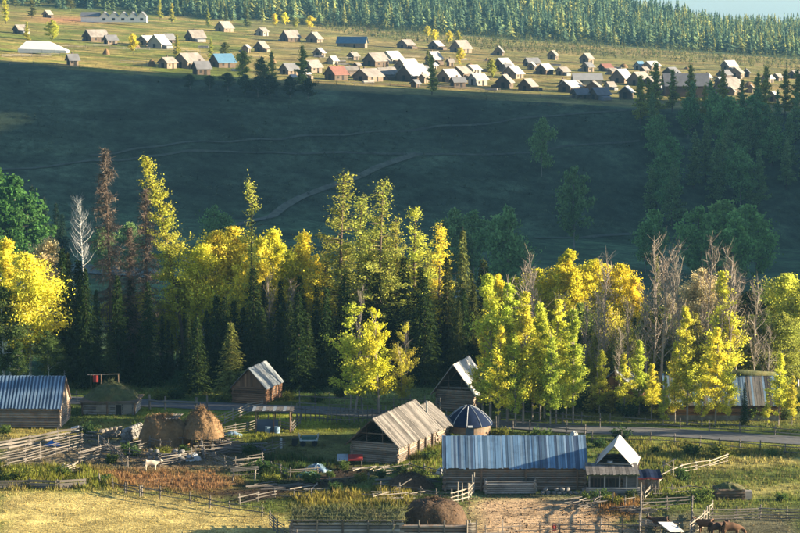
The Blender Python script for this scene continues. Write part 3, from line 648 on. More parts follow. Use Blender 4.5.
o = forest('slope_shrubs', pts, hs, cs, 10, .5, '', ''); o['label'] = 'low dark shrubs dotted over the shaded slope'; o['category'] = 'shrubs'

# ------------------------------------------------------------------ log buildings
def log_wall(root, p, q, z0, h, mat, r=.11, gaps=(), name='wall'):
    """a wall from p to q (local xy): a recessed sheet plus single logs"""
    p, q = Vector(p), Vector(q); d = q - p; L = d.length; a = math.atan2(d.y, d.x); m_ = (p + q) / 2
    wl = box(name, root, (m_.x, m_.y, z0 + h / 2), (L, .06, h), 'dark_inside', (0, 0, a), 0)
    inv = Matrix.LocRotScale(Vector((m_.x, m_.y, z0 + h / 2)), Matrix.Rotation(a, 3, 'Z'), Vector((L, .06, h))).inverted()
    n = max(1, round(h / (2 * r))); rr = h / n / 2
    for k in range(n):
        lo_ = ob('log', unit_log(mat, random.randrange(4)), wl)
        ex = random.uniform(.08, .28)
        lo_.matrix_parent_inverse = Matrix.Identity(4)
        M = Matrix.LocRotScale(Vector((m_.x, m_.y, z0 + rr * (2 * k + 1))), Matrix.Rotation(a + (math.pi if k % 2 else 0), 3, 'Z'), Vector((L + 2 * ex, rr * 1.06, rr * 1.04)))
        lo_.matrix_local = inv @ M
    return wl
def fit(child, parent_dims):
    """place a child given in root space under a scaled parent box"""
def slope_roof(root, L, W, wh, rh, ov, oe, mats, bw, side, thick=.045, y0=None, name='roof', piece='board', gapjit=.0, alt=None, ragged=.12):
    th = math.atan2(rh, W / 2); run = (W / 2 + ov) / math.cos(th); zt = wh + rh
    ya, yb = (-L / 2 - oe, L / 2 + oe) if y0 is None else y0
    me = MB(); s = side
    nx_, nz_ = math.sin(th), math.cos(th)
    def P(t, y, o): return (s * (t * math.cos(th) + nx_ * o), y, zt - t * math.sin(th) + nz_ * o)
    me.add([P(0, ya, 0), P(run, ya, 0), P(run, yb, 0), P(0, yb, 0), P(0, ya, .04), P(run, ya, .04), P(run, yb, .04), P(0, yb, .04)],
           [(0, 1, 2, 3), (4, 7, 6, 5), (0, 4, 5, 1), (1, 5, 6, 2), (2, 6, 7, 3), (3, 7, 4, 0)])
    rf = me.build(name, 'log_dark', root)
    y = ya; k = 0
    while y < yb - .02:
        b_ = min(bw * random.uniform(.8, 1.2), yb - y); mt = mats[k % len(mats)] if alt else random.choice(mats)
        t0 = random.uniform(-.06, .03); t1 = run + random.uniform(-.02, ragged); o_ = .04 + thick / 2 + (.045 if (k % 2 and alt) else random.uniform(.003, .02))
        c = P((t0 + t1) / 2, y + b_ / 2, o_)
        e = Matrix.Rotation(s * th, 3, 'Y').to_euler() if s > 0 else (Matrix.Rotation(-th, 3, 'Y') @ Matrix.Rotation(math.pi, 3, 'Z')).to_euler()
        e2 = (e[0], e[1], e[2])
        ob(piece, unit_cube(mt, 1 + random.randrange(4)), rf, c, e2, (t1 - t0, b_ * .97 - gapjit, thick)); y += b_; k += 1
    return rf
def gable(root, W, wh, rh, y, mat, name='gable', bw=.25, top=1.0, bot=0.0):
    g_ = MB(); g_.add([(-W / 2, y, wh), (W / 2, y, wh), (0, y, wh + rh), (-W / 2, y + .05, wh), (W / 2, y + .05, wh), (0, y + .05, wh + rh)], [(0, 1, 2), (3, 5, 4), (0, 3, 4, 1), (1, 4, 5, 2), (2, 5, 3, 0)])
    gb = g_.build(name, 'dark_inside', root); x = -W / 2
    sgn = -1 if y < 0 else 1
    while x < W / 2 - .05:
        b_ = min(bw * random.uniform(.85, 1.15), W / 2 - x); hh = rh * (1 - abs(x + b_ / 2) / (W / 2))
        if hh > .1: ob('board', unit_cube(mat, 1 + random.randrange(3)), gb, (x + b_ / 2, y + (.025 + .025 * sgn) + sgn * .02, wh + hh / 2), (0, math.pi / 2, 0), (hh, b_ * .95, .035) if False else (hh, .035, b_ * .95))
        x += b_
    return gb
def fit_rot(): pass
def house(name, label, loc, rz, L, W, wh, rh, wmat='log_wall', rmats=('board_grey',), ov=.45, oe=.5, bw=.22, gab=('open', 'board'), piece='board', alt=False, gmat='log_wall', r=.11, sides=(1, -1), thick=.045, ragged=.12):
    t = thing(name, label, 'house' if 'house' in name or 'cabin' in name else 'barn', loc, rz)
    hw, hl = W / 2, L / 2
    log_wall(t, (-hw, -hl), (hw, -hl), 0, wh, wmat, r); log_wall(t, (-hw, hl), (hw, hl), 0, wh, wmat, r)
    log_wall(t, (hw, -hl), (hw, hl), .06, wh - .06, wmat, r); log_wall(t, (-hw, -hl), (-hw, hl), .06, wh - .06, wmat, r)
    for s in sides: slope_roof(t, L, W, wh + .05, rh, ov, oe, rmats, bw, s, thick, piece=piece, alt=alt, ragged=ragged)
    rp = beam('ridge_pole', t, (0, -hl - oe * .9, wh + rh - .09), (0, hl + oe * .9, wh + rh - .09), .09, 'log_dark')
    for k, yy in ((0, -hl), (1, hl)):
        if gab[k] == 'board': gable(t, W, wh, rh - .08, yy, gmat)
        elif gab[k] == 'open':
            for x in (-hw * .35, hw * .35): beam('rafter_post', t, (x, yy, wh), (x, yy, wh + rh * .6), .06, 'log_dark')
            beam('tie_beam', t, (-hw * .62, yy, wh + rh * .36), (hw * .62, yy, wh + rh * .36), .06, 'log_dark')
    return t
def door_window(t, kind, c, s, rz=0, mat='dark_inside', fmat='pale_wood'):
    o = box(kind, t, c, (s[0], .05, s[1]), mat, (0, 0, rz), 0); ax = Vector((math.cos(rz), math.sin(rz), 0)); c = Vector(c)
    for sg in (-1, 1): box('frame', t, c + ax * sg * (s[0] / 2 + .04), (.08, .09, s[1] + .16), fmat, (0, 0, rz), 0)
    box('frame', t, c + Vector((0, 0, s[1] / 2 + .04)), (s[0], .088, .08), fmat, (0, 0, rz), 0)
    if kind == 'window':
        box('frame', t, c - Vector((0, 0, s[1] / 2 + .04)), (s[0], .088, .08), fmat, (0, 0, rz), 0); box('glazing_bar', t, c, (.05, .07, s[1]), fmat, (0, 0, rz), 0)
    return o
X90 = math.pi / 2
# left house with striped blue roof
g = G(62, 428); h1 = house('log_house', 'log house with striped blue corrugated roof cut by the left edge', (g.x - 5.3, g.y + 2.6, 0), X90 - .03, 10.4, 5.6, 2.5, 2.7, 'log_wall', ('board_blue_dark', 'board_blue_light'), .35, .25, .19, ('board', 'board'), 'roof_strip', True, r=.13)
box('plinth', h1, (2.87, 0, .28), (.10, 10.3, .56), 'log_grey'); beam('post', h1, (3.0, .9, 0), (3.0, .9, 2.45), .09, 'log_dark'); beam('post', h1, (3.0, -5.1, 0), (3.0, -5.1, 2.45), .09, 'log_dark')
# small cabin
g = G(262, 404); h2 = house('log_cabin', 'small log cabin with shining metal roof at the forest edge', (g.x - .7, g.y + 2.6, 0), -.30, 5.2, 3.9, 2.0, 2.1, 'log_red', ('sheet_metal',), .25, .35, .75, ('board', 'board'), 'metal_sheet', False, 'log_red', .12)
door_window(h2, 'window', (2.02, .4, 1.15), (.7, .6), X90)
# long barn and annex
g = G(349, 461); g2 = G(398, 464); c = (g + g2) / 2; ang = -.375
h3 = house('long_barn', 'long grey board roofed barn with open dark gable in the centre', (c.x + math.sin(-ang) * 5.4 + .1, c.y + math.cos(ang) * 5.2, 0), ang, 10.6, 4.9, 2.15, 2.35, 'log_wall', ('board_grey',), .42, .75, .26, ('open', 'board'), ragged=.35)
for yy in (-2.5, .2, 2.2, 4.2): beam('post', h3, (2.66, yy, 0), (2.66, yy, 2.0), .11, 'log_dark')
hb = Vector((c.x + math.sin(-ang) * 12.9 + .35, c.y + math.cos(ang) * 12.9, 0))
h3b = house('barn_annex', 'lower annex with grey board roof behind the long barn', hb, ang, 3.9, 4.7, 1.95, 1.75, 'log_wall', ('board_grey',), .5, .15, .26, ('board', 'board'), ragged=.3)
b_ = beam('stove_pipe', h3b, (1.2, -1.95, 2.5), (1.2, -1.95, 4.6), .09, 'steel'); 
# steep white-roofed house
g = G(459, 412); h4 = house('steep_house', 'steep white metal roofed house with open gable behind the yurt', (g.x + .3, g.y + 2.6, 0), -.30, 5.0, 4.3, 2.5, 2.9, 'log_wall', ('sheet_white',), .45, .95, .8, ('open', 'board'), 'metal_sheet', False, 'log_wall', .12)
for k in range(3): beam('stored_pole', h4, (-2.0, -2.3 + k * .3, 2.62 + .02 * k), (2.05, -2.3 + k * .3, 2.64 + .02 * k), .07, 'pale_wood')
# long house with blue boards
g = G(444, 491); h5 = house('long_house', 'long log house with blue board roof in the right foreground', (g.x + 6.75, g.y + 2.75, 0), X90, 13.3, 5.4, 2.45, 2.2, 'log_wall', ('board_blue', 'board_blue', 'board_blue_light', 'board_blue_dark'), .35, .25, .235, ('board', 'board'), ragged=.18)
# local +x of the rotated house faces the back: front wall is local x=+W/2 after a quarter turn
for yy in (-1.0, 3.2, -5.9): beam('post', h5, (2.9 if False else -2.85, yy, 0), (-2.85, yy, 2.4), .09, 'log_dark')
# gabled shed with white roof, lean-to and awning
g = G(588, 496); t = thing('shed', 'small shed with white metal gable roof and lean-to at right', 'shed', (g.x, g.y, 0))
WL = 4.7
log_wall(t, (0, 0), (WL, 0), 0, .85, 'log_grey', .1); box('wall', t, (WL / 2, .02, 1.9), (WL, .07, .35), 'board_grey')
for x in (.12, 1.55, 2.95, 3.6, 4.6): box('post', t, (x, -.02, 1.25), (.14, .1, 1.7), 'log_grey')
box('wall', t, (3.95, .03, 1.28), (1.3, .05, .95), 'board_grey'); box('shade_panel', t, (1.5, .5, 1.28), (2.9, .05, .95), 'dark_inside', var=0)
for x in (.85, 2.25):
    wn = box('window', t, (x, .09, 1.28), (1.25, .04, .85), 'dark_inside', var=0)
    for q in (-.32, 0, .32): box('window_bar', t, (x + q, .055, 1.28), (.035, .03, .85), 'log_dark', var=0)
lr = MB(); lr.add([(-.15, -.45, 2.02), (WL + .1, -.45, 2.02), (WL + .1, 2.3, 2.62), (-.15, 2.3, 2.62), (-.15, -.45, 2.1), (WL + .1, -.45, 2.1), (WL + .1, 2.3, 2.7), (-.15, 2.3, 2.7)], [(0, 3, 2, 1), (4, 5, 6, 7), (0, 1, 5, 4), (1, 2, 6, 5), (2, 3, 7, 6), (3, 0, 4, 7)])
lr = lr.build('lean_to_roof', 'sod', t)
for k in range(16): ob('board', unit_cube('board_grey', 1 + k % 4), lr, (-.02 + k * .31, .92, 2.47), (math.atan2(.6, 2.75), 0, 0), (.29, 2.85, .03))
log_wall(t, (.9, 2.3), (4.4, 2.3), 0, 2.65, 'log_wall'); log_wall(t, (4.4, 2.3), (5.3, 6.9), 0, 2.6, 'log_wall'); log_wall(t, (.9, 2.3), (1.7, 7.2), 0, 2.6, 'log_wall'); log_wall(t, (1.7, 7.2), (5.3, 6.9), 0, 2.6, 'log_wall')
up = ob('gable_roof', None, t, (2.85, 3.55, 0), (0, 0, -.2)); up.empty_display_size = .2
COL.objects.unlink(up); bpy.data.objects.remove(up)
def gable_roof_on(t, loc, rz, L, W, wh, rh, ov, oe, mat, bw):
    th = math.atan2(rh, W / 2); run = (W / 2 + ov) / math.cos(th)
    for s in (-1, 1):
        me = MB(); M = Matrix.Translation(loc) @ Matrix.Rotation(rz, 4, 'Z')
        def P(a, y, o): return M @ Vector((s * (a * math.cos(th) + math.sin(th) * o), y, wh + rh - a * math.sin(th) + math.cos(th) * o))
        me.add([P(0, -L / 2 - oe, 0), P(run, -L / 2 - oe, 0), P(run, L / 2 + oe, 0), P(0, L / 2 + oe, 0), P(0, -L / 2 - oe, .03), P(run, -L / 2 - oe, .03), P(run, L / 2 + oe, .03), P(0, L / 2 + oe, .03)],
               [(0, 1, 2, 3), (4, 7, 6, 5), (0, 4, 5, 1), (1, 5, 6, 2), (2, 6, 7, 3), (3, 7, 4, 0)])
        rf = me.build('roof', 'log_dark', t); y = -L / 2 - oe
        while y < L / 2 + oe - .05:
            e = (Matrix.Rotation(rz, 3, 'Z') @ Matrix.Rotation(s * th, 3, 'Y')).to_euler(); b = min(bw, L / 2 + oe - y)
            ob('metal_sheet', unit_cube(mat, 1 + random.randrange(3)), rf, P(run / 2, y + b / 2, .05 + random.uniform(0, .01)), e, (run + .06, b * .985, .025)); y += b
gable_roof_on(t, (3.1, 4.5, 0), -.18, 5.4, 3.3, 2.65, 1.75, .35, .25, 'sheet_white', .72)
beam('tie_beam', t, (1.15, 1.95, 2.75), (4.3, 1.4, 2.75), .07, 'pale_wood'); beam('ridge_pole', t, (2.6, 1.75, 4.28), (3.6, 7.2, 4.28), .06, 'log_dark')
ob('basin', unit_log('steel', 0), t, (2.2, 1.75, 2.95), (0, X90, 0), (.18, .28, .28))
# awning shed next to it
g = G(634, 494); t = thing('plank_shed', 'low plank shed under a red and navy awning beside the white roofed shed', 'shed', (g.x, g.y, 0))
for k in range(9): box('plank', t, (.12 + k * .25, .0, .72), (.23, .05, 1.4 + random.uniform(-.1, .1)), 'log_wall', var=1 + k % 3)
for x in (0, 2.3):
    for y in (-.08, 1.6): beam('post', t, (x, y, 0), (x, y, 1.7), .07, 'pale_wood')
aw = MB(); N = 8
for k in range(N + 1):
    x = -.25 + 2.85 * k / N; s = .05 * math.sin(k * 1.7)
    for y, z in ((-.45, 1.5), (-.43, 1.66), (.6, 1.92), (1.9, 1.98)): aw.V.append((x, y, z + s))
for k in range(N):
    for j in range(3): a = k * 4 + j; aw.F.append((a, a + 4, a + 5, a + 1))
A = aw.build('awning', 'navy_cloth', t); A.data.materials.append(MATS['red_paint'])
for k, p_ in enumerate(A.data.polygons): p_.material_index = 1 if k % 3 == 0 else 0
sd = A.modifiers.new('s', 'SOLIDIFY'); sd.thickness = .03
# right house behind the poplars
g = G(672, 430); h7 = house('log_house', 'large blue grey roofed log house behind the poplars at right', (g.x + 6.4, G(672, 421).y + 3.2, 0), X90 - .02, 12.4, 6.0, 2.1, 2.6, 'log_red', ('board_blue', 'board_grey', 'board_blue_light'), .45, .3, .28, ('board', 'board'))
box('plinth', h7, (-3.16, 0, .3), (.12, 12.2, .6), 'stone'); 
sr = MB(); sr.tube([(0, -6.2, 4.7), (0, -2, 4.85), (0, 2, 4.75), (0, 6.2, 4.7)], [.3, .42, .38, .3], 8); sr.build('sod_ridge', 'sod', h7, True)
# orange house behind trees
g = G(598, 412); h8 = house('log_house', 'orange log house with pale roof half hidden behind the poplars and dark spruce', (g.x + 2.6, g.y + 3.0, 0), -.25, 5.0, 5.0, 2.3, 2.3, 'log_red', ('sheet_metal',), .4, .4, .75, ('board', 'board'), 'metal_sheet', False, 'log_red')
box('base_course', h8, (0, -2.62, .25), (5.0, .1, .5), 'blue_grey_tarp'); door_window(h8, 'door', (-.8, -2.66, 1.05), (.8, 1.7))

# ------------------------------------------------------------------ mounds, yurt, haystacks
def mound(name, parent, rx, ry, h, mat, p=2.2, seed=0, n=40, rings=14, loc=(0, 0, 0), rough=.06, rz=0):
    V = []; Fc = []; ph = seed * 3.1
    for r_ in range(rings + 1):
        f_ = r_ / rings; z = h * (1 - f_ ** p)
        for k in range(n):
            a = 2 * math.pi * k / n; w_ = 1 + rough * 1.6 * noise.noise(Vector((math.cos(a) * 2 + ph, math.sin(a) * 2, f_ * 3))); q = rough * h * noise.noise(Vector((math.cos(a) * f_ * 5 + ph, math.sin(a) * f_ * 5, 4)))
            V.append((rx * f_ * w_ * math.cos(a), ry * f_ * w_ * math.sin(a), max(0, z + q * (1 - f_))))
    for r_ in range(rings):
        for k in range(n):
            j = (k + 1) % n; Fc.append((r_ * n + k, r_ * n + j, r_ * n + n + j, r_ * n + n + k) if r_ else (k, n + k, n + j) if k == -1 else (r_ * n + k, r_ * n + n + k, r_ * n + n + j, r_ * n + j))
    o = ob(name, mesh_pd(name, V, Fc, mat, True), parent, loc, (0, 0, rz)); return o
def straws(parent, base, count, ln, mat, name='loose_straw', seed=3):
    rg = np.random.default_rng(seed); me = base.data; nv = len(me.vertices); P = []
    co = np.array([v.co[:] for v in me.vertices]); nr = np.array([v.normal[:] for v in me.vertices]); idx = rg.integers(0, nv, count)
    P = co[idx] + rg.normal(size=(count, 3)) * .06; Q = P + nr[idx] * ln * .35 + rg.normal(size=(count, 3)) * ln * .55
    V, Fc = strips(P, Q, .02, rg); o = ob(name, mesh_np(name, V, Fc, mat), parent, base.location, base.rotation_euler); struct(o, 'stuff'); return o
# yurt
g = G(469, 440); t = thing('yurt', 'navy yurt with white straps and low grey wall beside the long barn', 'yurt', (g.x, g.y + 2.2, 0))
Rr = 2.35; wl = MB(); n_ = 32
for k in range(n_):
    a = 2 * math.pi * k / n_
    for z in (0, 1.5): wl.V.append((Rr * math.cos(a), Rr * math.sin(a), z))
for k in range(n_): a = 2 * k; b = 2 * ((k + 1) % n_); wl.F.append((a, b, b + 1, a + 1))
wl.build('wall', 'log_dark', t)
prof = [(2.62, 1.35), (2.58, 1.5), (2.18, 2.02), (1.58, 2.58), (.9, 3.05), (.35, 3.3), (.02, 3.4)]
dm = MB()
for r_, z in prof:
    for k in range(n_): a = 2 * math.pi * k / n_; dm.V.append((r_ * math.cos(a), r_ * math.sin(a), z))
for j in range(len(prof) - 1):
    for k in range(n_): q = (k + 1) % n_; dm.F.append((j * n_ + k, j * n_ + q, j * n_ + n_ + q, j * n_ + n_ + k))
dm.build('dome_cover', 'navy_cloth', t, True)
for k in range(10):
    a = 2 * math.pi * (k + .35) / 10; st = MB(); st.tube([((r_ + .015) * math.cos(a), (r_ + .015) * math.sin(a), z + .015) for r_, z in prof[:-1]], [.035] * 6, 5); st.build('strap', 'strap_white', t)
box('door', t, (.1, -2.36, .75), (.85, .06, 1.4), 'board_blue_dark'); box('door_flap', t, (.12, -2.72, 1.52), (.5, .35, .05), 'strap_white', (.4, 0, .1))
# sod roofed shed at left
g = G(82, 415); t = thing('sod_shed', 'low log shed under a thick grassy sod roof at left', 'shed', (g.x + 3.1, g.y + 2.2, 0), -.04)
for p, q in (((-2.9, -2.1), (2.9, -2.1)), ((2.9, -2.1), (2.9, 2)), ((-2.9, -2.1), (-2.9, 2)), ((-2.9, 2), (2.9, 2))): log_wall(t, p, q, 0, 1.45, 'log_grey', .14)
box('roof_deck', t, (0, 0, 1.53), (6.6, 5.0, .14), 'log_dark')
mo = mound('sod_roof', t, 3.3, 2.6, 1.75, 'sod', 1.9, 5, loc=(0, 0, 1.6), rough=.16); straws(t, mo, 2600, .35, 'sod', 'roof_grass')
door_window(t, 'door', (1.15, -2.26, .62), (.6, 1.15), 0); box('panel', t, (2.2, -2.3, .7), (1.0, .05, 1.0), 'pale_wood', (0, 0, 0)); box('panel', t, (-.6, -2.3, .65), (1.6, .05, .6), 'pale_wood')
for x in (-2.95, -.1, 3.0): beam('post', t, (x, -2.42, 0), (x, -2.42, 1.5), .1, 'log_dark')
g = G(84, 392 + 14); t = thing('drying_frame', 'pole frame with red cloth behind the sod roofed shed', 'frame', (g.x, g.y + 6, 0))
for x in (0, 1.2): beam('post', t, (x, 0, 0), (x, 0, 2.7), .06, 'log_dark')
beam('crossbar', t, (-.4, 0, 2.65), (3.4, 0.3, 2.7), .05, 'fence_wood'); beam('post', t, (3.2, .3, 0), (3.2, .3, 2.75), .06, 'log_dark')
cl = MB()
for k in range(6):
    for z in (2.6, 2.2, 1.8): cl.V.append((.25 + .13 * k, .05 * math.sin(k * 1.5) - .06, z))
for k in range(5):
    for j in range(2): a = 3 * k + j; cl.F.append((a, a + 3, a + 4, a + 1))
clo = cl.build('cloth', 'red_paint', t); clo.modifiers.new('s', 'SOLIDIFY').thickness = .03
# haystacks
g = G(138, 447); t = thing('haystack', 'flat dark haystack weighted with boards, left of the rounded one', 'haystack', (g.x + 2.5, g.y + 1.6, .0))
mo = mound('hay', t, 2.7, 2.1, 2.9, 'hay', 4.5, 1, rough=.24); straws(t, mo, 3500, .4, 'hay')
for k in range(4): beam('board', t, (.4 + k * .35, -1.3, 2.92), (1.0 + k * .3, 1.2, 3.0), .05, 'fence_wood', flat=(.2, .05))
g = G(200, 449); t = thing('haystack', 'rounded brown haystack standing on a raised pole rack', 'haystack', (g.x, g.y + 2.2, 0))
for x in (-1.9, -.9, .2, 1.2, 2.0):
    for y in (-1.2, 1.2): beam('post', t, (x, y, 0), (x, y, .95), .08, 'fence_wood')
for y in (-1.3, 0, 1.3): beam('rail', t, (-2.3, y, .98), (2.4, y, .98), .08, 'fence_wood')
mo = mound('hay', t, 2.35, 2.0, 2.75, 'hay', 2.4, 2, loc=(0, 0, .9), rough=.17); straws(t, mo, 3500, .4, 'hay')
# manure heaps
t = mound('manure_heap', None, 3.1, 2.1, 2.45, 'manure', 4.6, 3, loc=(2.95, 190.5, 0), rough=.10); 
g = G(410, 490); t2 = mound('manure_heap', None, 2.3, 1.6, 1.25, 'manure', 3.0, 4, loc=(g.x, g.y + 1.2, 0), rough=.16); tag(t2, 'smaller brown dung heap beside leaning poles behind the sod roof', 'heap')
tag(t, 'large dark dung heap at the right end of the sod roofed shed', 'heap')
for q, sd_ in ((t, 5), (t2, 6)): struct(straws(q, q, 1500, .3, 'manure', 'loose_straw', sd_), 'stuff')
for q in (t, t2):
    for ch in q.children: ch.location = (0, 0, 0); ch.rotation_euler = (0, 0, 0)

# ------------------------------------------------------------------ fences and poles
def fence(px, label, nr=3, h=1.15, sp=2.4, mat='fence_wood', r=.05, sag=.05, rails=True, posth=.25, lift=0.0, flat=None, name='fence', missing=.08, cat='fence', world=None):
    P = world or [G(u, v) for u, v in px]; t = thing(name, label, cat, (P[0].x, P[0].y, P[0].z)); o = P[0]; posts = []
    for a, b in zip(P[:-1], P[1:]):
        L = (b - a).length; k = max(1, round(L / sp))
        for i_ in range(k): posts.append(a.lerp(b, i_ / k))
    posts.append(P[-1])
    for p in posts:
        hh = h + random.uniform(0, posth); z = Z(p.x, p.y) - o.z
        beam('post', t, (p.x - o.x, p.y - o.y, z - .12), (p.x - o.x + random.uniform(-.08, .08), p.y - o.y + random.uniform(-.06, .06), z + hh), r * 1.25, mat)
    if rails:
        for a, b in zip(posts[:-1], posts[1:]):
            for k in range(nr):
                if random.random() < missing: continue
                z = h * (k + .75) / (nr + .1); d = (b - a).normalized() * .22
                p = a - d - o; q = b + d - o; za, zb = Z(a.x, a.y) - o.z, Z(b.x, b.y) - o.z
                beam('rail', t, (p.x, p.y - r * 1.8, za + z + random.uniform(-sag, sag)), (q.x, q.y - r * 1.8, zb + z + random.uniform(-sag, sag)), r * random.uniform(.75, 1.1), mat, flat=flat)
    return t
fence([(-8, 452), (30, 446), (58, 440), (80, 437)], 'low pole fence running along the blue roofed house yard at left', 3, 1.1, 3, flat=(.05, .2))
fence([(-8, 470), (25, 463), (55, 455), (82, 449), (98, 452)], 'dense grey pole fence rising to the right across the left pens', 6, 1.6, 2.6, sag=.08)
fence([(80, 462), (100, 458), (130, 462), (160, 466), (192, 461)], 'pole fence in front of the stone base below the haystacks', 5, 1.25, 2.6, sag=.12)
fence([(100, 445), (112, 456), (128, 468)], 'short zigzag pole fence joining the left pens', 4, 1.1, 2.2, sag=.12)
fence([(-8, 489), (30, 488), (58, 489), (84, 487)], 'low board fence in the weeds at far left', 3, .8, 3.0, flat=(.04, .22))
fence([(125, 493), (160, 499), (190, 504), (230, 512), (262, 516)], 'long thin pole fence between reddish grass and straw meadow', 2, 1.0, 2.8, missing=.1)
fence([(100, 484), (140, 497)], 'few fence posts at the left end of the reddish grass', 1, .9, 2.2, missing=.5)
fence([(198, 440), (205, 462), (235, 470), (262, 466)], 'tangled pole pen below the rounded haystack', 5, 1.2, 1.9, sag=.18)
fence([(204, 430), (225, 424), (248, 414), (262, 411)], 'pale sunlit pole fence beside the spruces and road', 4, 1.25, 2.4, mat='pale_wood')
fence([(222, 436), (248, 432), (268, 426)], 'shaded pole fence left of the blue tarp shelter', 4, 1.1, 2.2)
fence([(60, 400), (130, 409)], 'pole fence along the road above the sod roofed shed', 2, 1.1, 3, posth=.4)
fence([(150, 409), (165, 410), (196, 411), (207, 409)], 'thick road posts left of the spruces', 1, 1.45, 2.6, missing=.5, r=.1)
fence([(292, 420), (315, 421), (345, 423), (372, 421), (404, 424)], 'fence of dense vertical pickets by the three road poplars', 3, 1.5, .55, posth=.5, r=.045)
fence([(300, 408), (345, 410), (410, 412), (440, 415)], 'tall post and rail fence beyond the road in the centre', 2, 1.7, 1.9, posth=.4)
fence([(430, 424), (480, 429), (530, 433), (585, 437)], 'dark rail fence behind the long blue roofed house', 3, 1.3, 2.0, posth=.5)
fence([(500, 420), (545, 424), (600, 428)], 'rail fence beyond the road under the yellow poplars', 3, 1.4, 2.4, posth=.3)
fence([(592, 442), (650, 443), (700, 446), (760, 452), (810, 457)], 'post fence along the near side of the road at right', 2, 1.0, 2.6, posth=.35)
fence([(610, 424), (680, 429), (740, 433), (810, 438)], 'thin rail fence on the far side of the road at right', 2, 1.0, 3.2)
fence([(645, 499), (660, 484), (682, 474), (710, 468), (727, 462)], 'pale pole fence slanting up the meadow from the shed', 3, .9, 2.4, mat='pale_wood', sag=.15)
fence([(640, 541), (641, 505)], 'tall crooked post fence at the left of the cattle pen', 4, 2.0, 1.8, posth=.6)
fence([(690, 538), (703, 528), (712, 518)], 'slanting poles at the gate of the cattle pen', 4, 1.4, 1.4, mat='pale_wood', sag=.1)
fence([(642, 512), (692, 509), (692, 535)], 'pole railing behind the white board in the cattle pen', 4, 1.3, 2.4)
fence([(712, 521), (760, 519), (815, 521)], 'low grey rail fence crossing the meadow behind the cattle', 4, 1.1, 2.6, sag=.07)
fence([(486, 541), (520, 538), (560, 537), (600, 537), (645, 538)], 'post and rail fence along the bottom of the dirt yard', 3, 1.25, 2.0, posth=.5)
fence([(270, 526), (278, 535), (296, 546), (316, 556)], 'curved pale pole fence left of the sod roofed shed at bottom', 5, 1.3, 1.7)
fence([(452, 504), (468, 500), (474, 493)], 'small pale paling fence at the corner of the dirt yard', 3, 1.2, .9, mat='pale_wood', posth=.8)
fence([(384, 476), (410, 472), (440, 478)], 'broken pole fence in the weeds right of the long barn', 3, .9, 2.4, sag=.2)
fence([(600, 505), (625, 507), (642, 504)], 'few posts in brown weeds before the white roofed shed', 1, 1.1, 1.3, missing=.6)
fence([(330, 483), (345, 482), (368, 479)], 'thin poles edging the muddy plot left of the barn', 1, .6, 1.6)
fence([(262, 468), (290, 478), (318, 476)], 'dark pole fence through the green weeds left of the tarp heap', 3, 1.0, 2.2, sag=.15)
fence([(196, 458), (230, 454), (262, 456), (284, 450)], 'rickety pole fence between the rounded haystack and the cart', 4, 1.2, 2.0, sag=.18)
fence([(240, 505), (275, 498), (312, 500)], 'short broken fence at the lower edge of the muddy plot', 2, .9, 2.2, sag=.12)
fence([(130, 452), (150, 447), (170, 450)], 'short pole rails before the flat haystack', 3, 1.0, 1.8, sag=.15)
fence([(268, 428), (292, 432), (300, 424)], 'small rail pen right of the blue sheet shelter', 3, 1.1, 1.8)
fence([(380, 492), (420, 497), (452, 500)], 'low pole rails between the two dung heaps', 2, .9, 2.0, sag=.15)
fence([(655, 497), (690, 494), (716, 496)], 'short rails in the meadow before the dark log crib', 2, .9, 2.2, sag=.12)
# log pen in front of the long house
g = G(486, 494); t = thing('log_trough', 'small grey log crib pen against the long blue roofed house', 'pen', (g.x, g.y, 0))
log_wall(t, (0, 0), (4.6, .1), 0, 1.25, 'log_grey', .1); log_wall(t, (0, 0), (0, 1.1), 0, 1.2, 'log_grey', .1); log_wall(t, (4.6, .1), (4.7, 1.2), 0, 1.35, 'pale_wood', .1)
g = G(485, 484); t = thing('barrel', 'white drum under a blue cover beside the log crib', 'drum', (g.x, g.y + .1, 0))
ob('drum', unit_log('white_cloth', 0), t, (0, 0, .75), (0, X90, 0), (1.5, .33, .33)); mound('cover', t, .42, .42, .42, 'blue_tarp', 2.5, 8, 20, 6, (0, 0, 1.45))
# bottom sod roofed shed
g = G(292, 542); t = thing('sod_shed', 'long low plank shed with grassy sod roof at the bottom', 'shed', (g.x, g.y, 0), .0)
SL = (G(470, 545).x - g.x)
log_wall(t, (0, 0), (SL * .62, 0), 0, 1.75, 'log_grey', .15); log_wall(t, (SL * .62, -.03), (SL, 0), 0, 1.5, 'log_wall', .14); log_wall(t, (0, 0), (.2, 5), 0, 1.7, 'log_grey', .15)
for k in range(8): beam('post', t, (SL * k / 7, -.2, 0), (SL * k / 7, -.2, 1.95), .08, 'fence_wood')
beam('eave_pole', t, (-.3, -.18, 1.92), (SL * .63, -.18, 1.88), .08, 'fence_wood')
rfm = MB(); nxs = 26
for j in range(7):
    for k in range(nxs): x = SL * .64 * k / (nxs - 1) - .1; y = -.1 + 5.2 * j / 6; rfm.V.append((x, y, 1.78 + .28 * math.sin(math.pi * j / 6) + .12 * ns(x * 3, y * 3, 2, 3) - (.9 if j == 6 else 0)))
for j in range(6):
    for k in range(nxs - 1): a = j * nxs + k; rfm.F.append((a, a + 1, a + nxs + 1, a + nxs))
rf = rfm.build('sod_roof', 'sod', t, True); rf.data.update()
straws(t, rf, 3500, .5, 'sod', 'roof_grass', 9)
g2 = G(470, 542); t = thing('log_stack_end', 'pale log end wall at the right of the dung heap', 'wall', (g2.x, g2.y, 0), .1)
for k in range(7): beam('log', t, (-.35, -.2 + .05 * (k % 2), .12 + k * .25), (.55, -.1, .12 + k * .25), .13, 'pale_wood')
